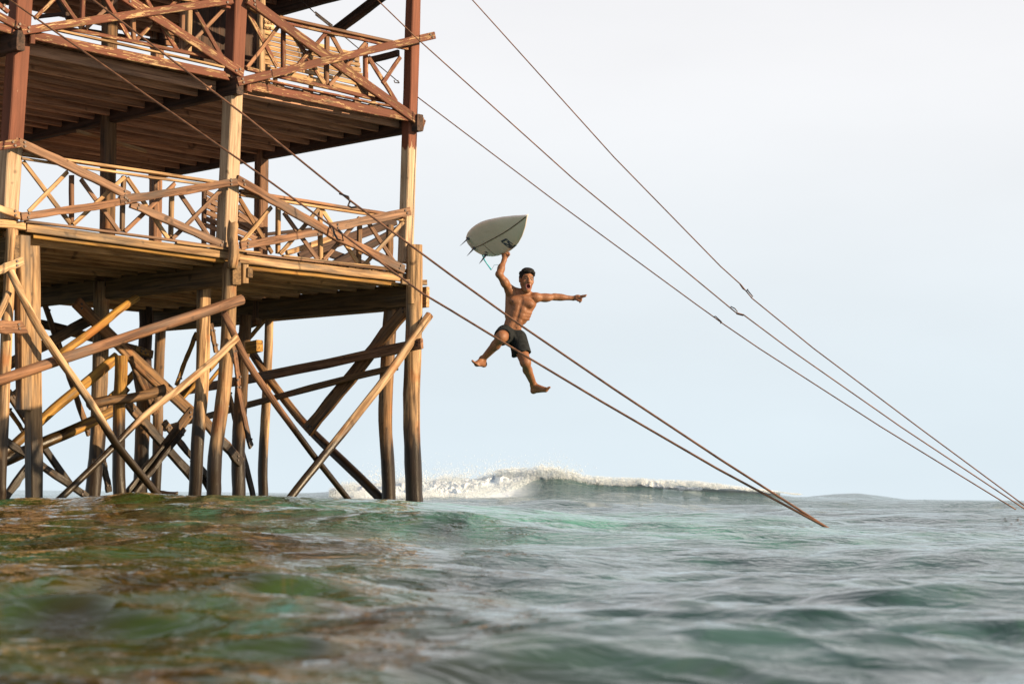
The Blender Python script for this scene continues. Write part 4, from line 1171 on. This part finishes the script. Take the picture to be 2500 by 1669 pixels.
    f.ell(An, (0.035, 0.035, 0.036), None, 0.015)
    f.cone(An, He, 0.034, 0.031, 0.02); f.cone(An + np.array([0.01, -0.01, 0.01]), Ba, 0.032, 0.024, 0.02); f.cone(He, Ba + np.array([0, -0.004, 0]), 0.027, 0.024, 0.02)
    for i in range(5):
        a = Ba + np.array([0.008, 0.008 - i * 0.006, 0.030 - i * 0.016]); r = 0.0135 if i == 0 else 0.0105 - 0.0006 * i
        f.cone(a, a + np.array([0.036 - 0.006 * i, 0.014 - 0.003 * i, 0.008]), r, r * 0.9, 0.008)
    # head: tilted, turned a little to the sun
    yaw, roll = R(16), R(-6)
    hx = np.array([math.cos(yaw) * math.cos(roll), math.sin(roll), -math.sin(yaw)]); hz = np.array([math.sin(yaw), -0.02, math.cos(yaw)]); hz /= np.linalg.norm(hz)
    hy = np.cross(hz, hx); hy /= np.linalg.norm(hy); hx = np.cross(hy, hz)
    HA = np.stack([hx, hy, hz]); HC = Z(605, 598, 0.02)
    def hp(x, y, z): return HC + hx * x + hy * y + hz * z
    f.ell(hp(0, 0.022, -0.012), (0.074, 0.088, 0.092), HA, 0.02)
    f.ell(hp(0, -0.045, 0.030), (0.059, 0.082, 0.060), HA, 0.025)
    f.ell(hp(0, -0.118, 0.052), (0.034, 0.030, 0.036), HA, 0.025)
    for s_ in (-1, 1):
        f.ell(hp(0.040 * s_, -0.035, 0.058), (0.022, 0.026, 0.022), HA, 0.015)       # cheek
        f.cone(hp(0.052 * s_, -0.055, 0.0), hp(0.024 * s_, -0.118, 0.045), 0.018, 0.020, 0.02)  # jaw
        f.ell(hp(0.073 * s_, -0.012, -0.008), (0.012, 0.030, 0.020), HA, 0.006)      # ear
        f.cone(hp(0.014 * s_, 0.024, 0.082), hp(0.050 * s_, 0.026, 0.068), 0.010, 0.009, 0.010)  # brow
        f.ell(hp(0.031 * s_, 0.000, 0.090), (0.017, 0.011, 0.014), HA, 0.008, 'cut')
        f.ell(hp(0.031 * s_, 0.000, 0.068), (0.015, 0.012, 0.014), HA, 0.004)
    f.cone(hp(0, 0.012, 0.084), hp(0, -0.030, 0.104), 0.009, 0.014, 0.010); f.ell(hp(0, -0.036, 0.098), (0.021, 0.012, 0.014), HA, 0.008)
    f.ell(hp(0.002, -0.080, 0.078), (0.033, 0.033, 0.018), HA, 0.012)
    f.ell(hp(0.002, -0.080, 0.094), (0.021, 0.020, 0.034), HA, 0.006, 'cut')
    nip = [Z(497, 775, 0.1), Z(629, 810, 0.1)]
    def pick(c):
        out = np.zeros(len(c))
        q = (c - HC) @ HA.T
        m = np.linalg.norm((q - np.array([0.002, -0.080, 0.088])) / np.array([0.033, 0.034, 0.034]), axis=-1) < 1
        out[m] = 1
        m = np.linalg.norm((q - np.array([0.002, -0.080, 0.080])) / np.array([0.024, 0.025, 0.040]), axis=-1) < 1
        out[m] = 2
        for s_ in (-1, 1):
            m = np.linalg.norm((q - np.array([0.031 * s_, 0.0, 0.082])) / np.array([0.014, 0.0075, 0.02]), axis=-1) < 1
            out[m] = 3
            m = np.linalg.norm((q - np.array([0.033 * s_, 0.030, 0.080])) / np.array([0.022, 0.006, 0.03]), axis=-1) < 1
            out[m] = 3
        for p in nip:
            m = (np.linalg.norm((c - p)[:, :2], axis=-1) < 0.011) & (c[:, 2] > 0.02); out[m] = 4
        return out
    o = field_obj('body', f, ['skin', 'lip', 'mouth', 'eye', 'areola'], MAN, pick)
    # hair
    g = Field(HC - 0.20, HC + 0.20, 0.0052)
    g.ell(hp(0, 0.028, -0.024), (0.081, 0.100, 0.097), HA, 0.01)
    g.ell(hp(0.0, 0.096, 0.026), (0.068, 0.036, 0.060), HA, 0.02)
    rr = np.random.default_rng(5)
    for _ in range(90):
        a = rr.uniform(0, 6.28); e = rr.uniform(0.25, 1.5)
        q = np.array([math.cos(a) * math.cos(e) * 0.077, 0.036 + math.sin(e) * 0.080, -0.015 + math.sin(a) * math.cos(e) * 0.095])
        g.ell(hp(*q), (rr.uniform(.010, .022), rr.uniform(.010, .022), rr.uniform(.012, .022)), HA, 0.006)
    for k in range(7):
        g.ell(hp(-0.055 + k * 0.0185, 0.086 + 0.010 * math.sin(k * 1.9), 0.074 - abs(k - 3) * 0.006), (0.018, 0.020, 0.020), HA, 0.008)
    g.ell(hp(0, -0.02, 0.085), (0.068, 0.088, 0.070), HA, 0.010, 'cut')
    g.ell(hp(0, -0.125, 0.03), (0.13, 0.095, 0.15), HA, 0.012, 'cut')
    field_obj('hair', g, ['hair'], MAN)
def shorts():
    f = Field(Z(330, 1250, -0.25), Z(650, 940, 0.46), 0.0058)
    f.ell(Z(482, 1052, 0.0), (0.150, 0.098, 0.112), TA, 0.02)
    Kn = Z(408, 1078, 0.37); a = Z(440, 1035, 0.02)
    f.cone(a, a + (Kn - a) * 0.72, 0.108, 0.094, 0.03)
    f.cone(Z(410, 1095, 0.05), Z(405, 1105, 0.24), 0.045, 0.030, 0.03)
    Kl = Z(601, 1268, 0.27); b = Z(535, 1070, 0.02)
    f.cone(b, b + (Kl - b) * 0.70, 0.108, 0.096, 0.03); f.cone(Z(530, 1130, 0.05), Z(512, 1215, 0.12), 0.05, 0.030, 0.03)
    f.ell(Z(572, 1058, 0.075), (0.032, 0.024, 0.02), None, 0.015)      # folded waist, pocket
    f.cone(Z(480, 1000, 0.115), Z(570, 1165, 0.19), 0.010, 0.012, 0.02); f.cone(Z(452, 1030, 0.10), Z(470, 1120, 0.10), 0.012, 0.012, 0.02)
    f.cone(Z(520, 1090, 0.16), Z(590, 1105, 0.16), 0.008, 0.010, 0.015)
    for (p, q) in (((495, 1040, 0.118), (520, 1130, 0.16)), ((540, 1100, 0.165), (585, 1180, 0.2))):
        f.cone(Z(*p), Z(*q), 0.007, 0.007, 0.012, 'cut')
    # waist opening and leg openings
    c = Z(494, 968, 0.0); g = np.stack(np.meshgrid(*[f.lo[k] + f.h * np.arange(f.n[k]) for k in range(3)], indexing='ij'), -1)
    pl = (g - c) @ up + 0.02 * np.sin((g[..., 0] - c[0]) * 14) - 0.012
    f.phi = np.maximum(f.phi, pl.astype(np.float32))
    d1 = (Kn - a) / np.linalg.norm(Kn - a); e1 = a + (Kn - a) * 0.70
    m1 = (g - e1) @ d1 + 0.008 * np.sin(g[..., 1] * 90)
    near1 = np.linalg.norm((g - e1) - ((g - e1) @ d1)[..., None] * d1, axis=-1) < 0.13
    f.phi = np.where(near1 & (m1 > -0.05), np.maximum(f.phi, m1), f.phi).astype(np.float32)
    d2 = (Kl - b) * np.array([0.6, 1, 0.25]); d2 /= np.linalg.norm(d2); e2 = Z(550, 1205, 0.15)
    m2 = (g - e2) @ d2 + 0.004 * np.sin(g[..., 0] * 70)
    f.phi = np.maximum(f.phi, np.where(g[..., 1] < Z(0, 1110)[1], m2, -1)).astype(np.float32)
    field_obj('shorts', f, ['cloth'], MAN)
body(); shorts()

# ------------------------------------------------------------------ surfboard held by its rail
def board():
    T = np.array([-0.33, -0.05, -0.94]); T /= np.linalg.norm(T)          # nose -> tail (right, up, towards camera)
    Wd = np.array([0.74, -0.61, -0.12]); Wd -= T * (Wd @ T); Wd /= np.linalg.norm(Wd)
    N = np.cross(T, Wd); N *= 1 if N[2] > 0 else -1                      # bottom faces the camera
    L = 1.72
    HT = [0, .02, .05, .1, .2, .3, .4, .5, .6, .7, .8, .9, .95, .98, .995, 1]
    HW = [0.88 * q_ for q_ in (0, .020, .050, .098, .168, .214, .243, .257, .257, .246, .222, .176, .136, .092, .045, 0)]
    def half(t): return float(np.interp(t, HT, HW))                      # outline, t 0 nose .. 1 tail
    tg = 0.60
    # the grip: lower-right rail where the hand closes
    G = RHAND + np.array([0.004, 0.030, 0.004])
    def loc(t, w, n): return T * ((t - tg) * L) + Wd * (w - half(tg)) + N * n + G
    def rocker(t): return 0.10 * max(0, (0.38 - t) / 0.38) ** 2 + 0.025 * max(0, (t - 0.7) / 0.3) ** 2
    ns, nw = 44, 14
    vs, fs = [], []
    for i in range(ns + 1):
        t = i / ns; h = max(half(t), 0.002); th = 0.058 * (math.sin(math.pi * min(max(t * 0.94 + 0.04, 0), 1)) ** 0.5)
        ring = []
        for k in range(2 * nw):
            a = 2 * math.pi * k / (2 * nw)
            c_, s_ = math.cos(a), math.sin(a)
            w = h * math.copysign(abs(c_) ** 0.55, c_); n = th / 2 * math.copysign(abs(s_) ** 0.9, s_) * (1.0 if s_ > 0 else 1.05)
            ring.append(loc(t, w, n - rocker(t)))
        vs += ring
    k2 = 2 * nw
    for i in range(ns):
        for k in range(k2):
            a, b = i * k2 + k, i * k2 + (k + 1) % k2
            fs.append((a, b, b + k2, a + k2))
    fs.append(tuple(range(k2 - 1, -1, -1))); fs.append(tuple(range(ns * k2, ns * k2 + k2)))
    V = to_world(np.array(vs))
    bl = thing('surfboard', 'off-white surfboard with three fins held overhead by the jumping man', 'surfboard', Vector(V.mean(0)))
    org = np.array(WORLD[bl.name].translation)
    M['board'] = plain('glassed_foam', (0.82, 0.66, 0.56), 0.28, 0, 0.04, 6.0)
    M['stringer'] = plain('stringer_wood', (0.10, 0.055, 0.03), 0.4)
    M['fin'] = plain('fin_plastic', (0.035, 0.055, 0.085), 0.4)
    M['decal'] = plain('decal_ink', (0.028, 0.048, 0.085), 0.5)
    M['leash'] = plain('cyan_leash', (0.01, 0.36, 0.44), 0.4)
    def add(name, pts, faces, mat, smooth=False):
        w = to_world(np.array(pts)) - org
        me = bpy.data.meshes.new(name); me.from_pydata(w.tolist(), [], faces)
        if smooth: me.polygons.foreach_set('use_smooth', [True] * len(me.polygons))
        me.materials.append(M[mat]); me.update()
        import bmesh
        bm = bmesh.new(); bm.from_mesh(me); bmesh.ops.recalc_face_normals(bm, faces=bm.faces); bm.to_mesh(me); bm.free()
        return place(name, me, bl, Matrix.Translation(Vector(org)))
    add('board_body', vs, fs, 'board', True)
    def thick_at(t): return 0.058 * (math.sin(math.pi * min(max(t * 0.94 + 0.04, 0), 1)) ** 0.5) / 2
    def bottom(t, w):                                                    # point on the bottom skin
        h = max(half(t), 0.002); c_ = min(abs(w) / h, 1.0) ** (1 / 0.55); s_ = math.sqrt(max(0, 1 - c_ * c_))
        return thick_at(t) * s_ ** 0.9 - rocker(t)
    def strip(name, path, wid, mat, lift=0.0025):
        pts, fc = [], []
        for i, (t, w) in enumerate(path):
            j = min(i + 1, len(path) - 1); k_ = max(i - 1, 0)
            dt, dw = (path[j][0] - path[k_][0]) * L, path[j][1] - path[k_][1]; q = math.hypot(dt, dw)
            ot, ow = -dw / q, dt / q
            for s_ in (-1, 1):
                tt, ww = t + ot * s_ * wid / 2 / L, w + ow * s_ * wid / 2
                pts.append(loc(tt, ww, bottom(tt, ww) + lift)); pts.append(loc(tt, ww, bottom(tt, ww) - 0.002))
            if i:
                a = (i - 1) * 4; b = i * 4
                fc += [(a, a + 2, b + 2, b), (a + 1, b + 1, b + 3, a + 3), (a, b, b + 1, a + 1), (a + 2, a + 3, b + 3, b + 2)]
        n_ = len(path) * 4
        fc += [(0, 1, 3, 2), (n_ - 4, n_ - 2, n_ - 1, n_ - 3)]
        return add(name, pts, fc, mat)
    strip('stringer', [(0.015 + 0.96 * i / 24, 0.0) for i in range(25)], 0.010, 'stringer')
    strip('crease_line', [(0.72, 0.0 + 0.21 * i / 6) for i in range(7)], 0.008, 'stringer')
    # squarish dark emblem: frame, two arcs and a peak
    t0, w0 = 0.40, 0.135
    for path in ([(t0 - .045, w0 - .06), (t0 - .045, w0 + .06), (t0 + .045, w0 + .06), (t0 + .045, w0 - .06), (t0 - .045, w0 - .06)],):
        for a, b in zip(path[:-1], path[1:]):
            strip('emblem', [a, ((a[0] + b[0]) / 2, (a[1] + b[1]) / 2), b], 0.022, 'decal', 0.003)
    strip('emblem', [(t0 - .03 + .06 * i / 6, w0 - 0.03 + 0.05 * math.sin(i / 6 * math.pi)) for i in range(7)], 0.026, 'decal', 0.0045)
    strip('emblem', [(t0 - .02 + .05 * i / 4, w0 + .035) for i in range(5)], 0.022, 'decal', 0.004)
    strip('small_lettering', [(0.785 + .035 * i / 3, 0.105 + 0.008 * math.sin(i * 2.0)) for i in range(4)], 0.016, 'decal', 0.003)
    for (t, w, cant) in ((0.86, -0.135, -0.10), (0.925, 0.0, 0.0), (0.86, 0.135, 0.10)):
        prof = [(-0.5, 0), (-0.25, 0.5), (0.10, 0.88), (0.42, 1.0), (0.48, 0.95), (0.40, 0.6), (0.42, 0.25), (0.5, 0)]
        pts = []
        for s_ in (-1, 1):
            for (cx, hh) in prof:
                tt = t + cx * 0.115 / L
                pts.append(loc(tt, w + s_ * 0.004 * (1.15 - hh) + cant * hh * 0.12, bottom(t, w) - 0.004 + hh * 0.118))
        n_ = len(prof)
        fc = [tuple(range(n_ - 1, -1, -1)), tuple(range(n_, 2 * n_))] + [(i, (i + 1) % n_, n_ + (i + 1) % n_, n_ + i) for i in range(n_)]
        add('fin', pts, fc, 'fin')
        c0 = (t, w)
        strip('fin_box', [(t - 0.022, w), (t, w), (t + 0.022, w)], 0.034, 'decal', 0.003)
    # leash: cuff strap hanging off the tail's far side, thin cord back to the wrist
    a = loc(0.93, 0.10, -0.02)
    zz = [Z(252, 428, a[2]), Z(285, 455, a[2]), Z(318, 481, a[2] + 0.02)]
    def ptube(name, P, r, mat):
        t_ = [Vector(p) for p in to_world(np.array(P))]
        return tube(name, t_, r, mat, bl, 6)
    ptube('leash', [a, zz[1] * 0.5 + a * 0.5 - np.array([0, 0.004, 0]), zz[2]], 0.008, 'leash')
    ptube('leash_cord', [zz[2], Z(345, 482, 0.0), Z(378, 478, 0.0)], 0.002, 'leash')
board()
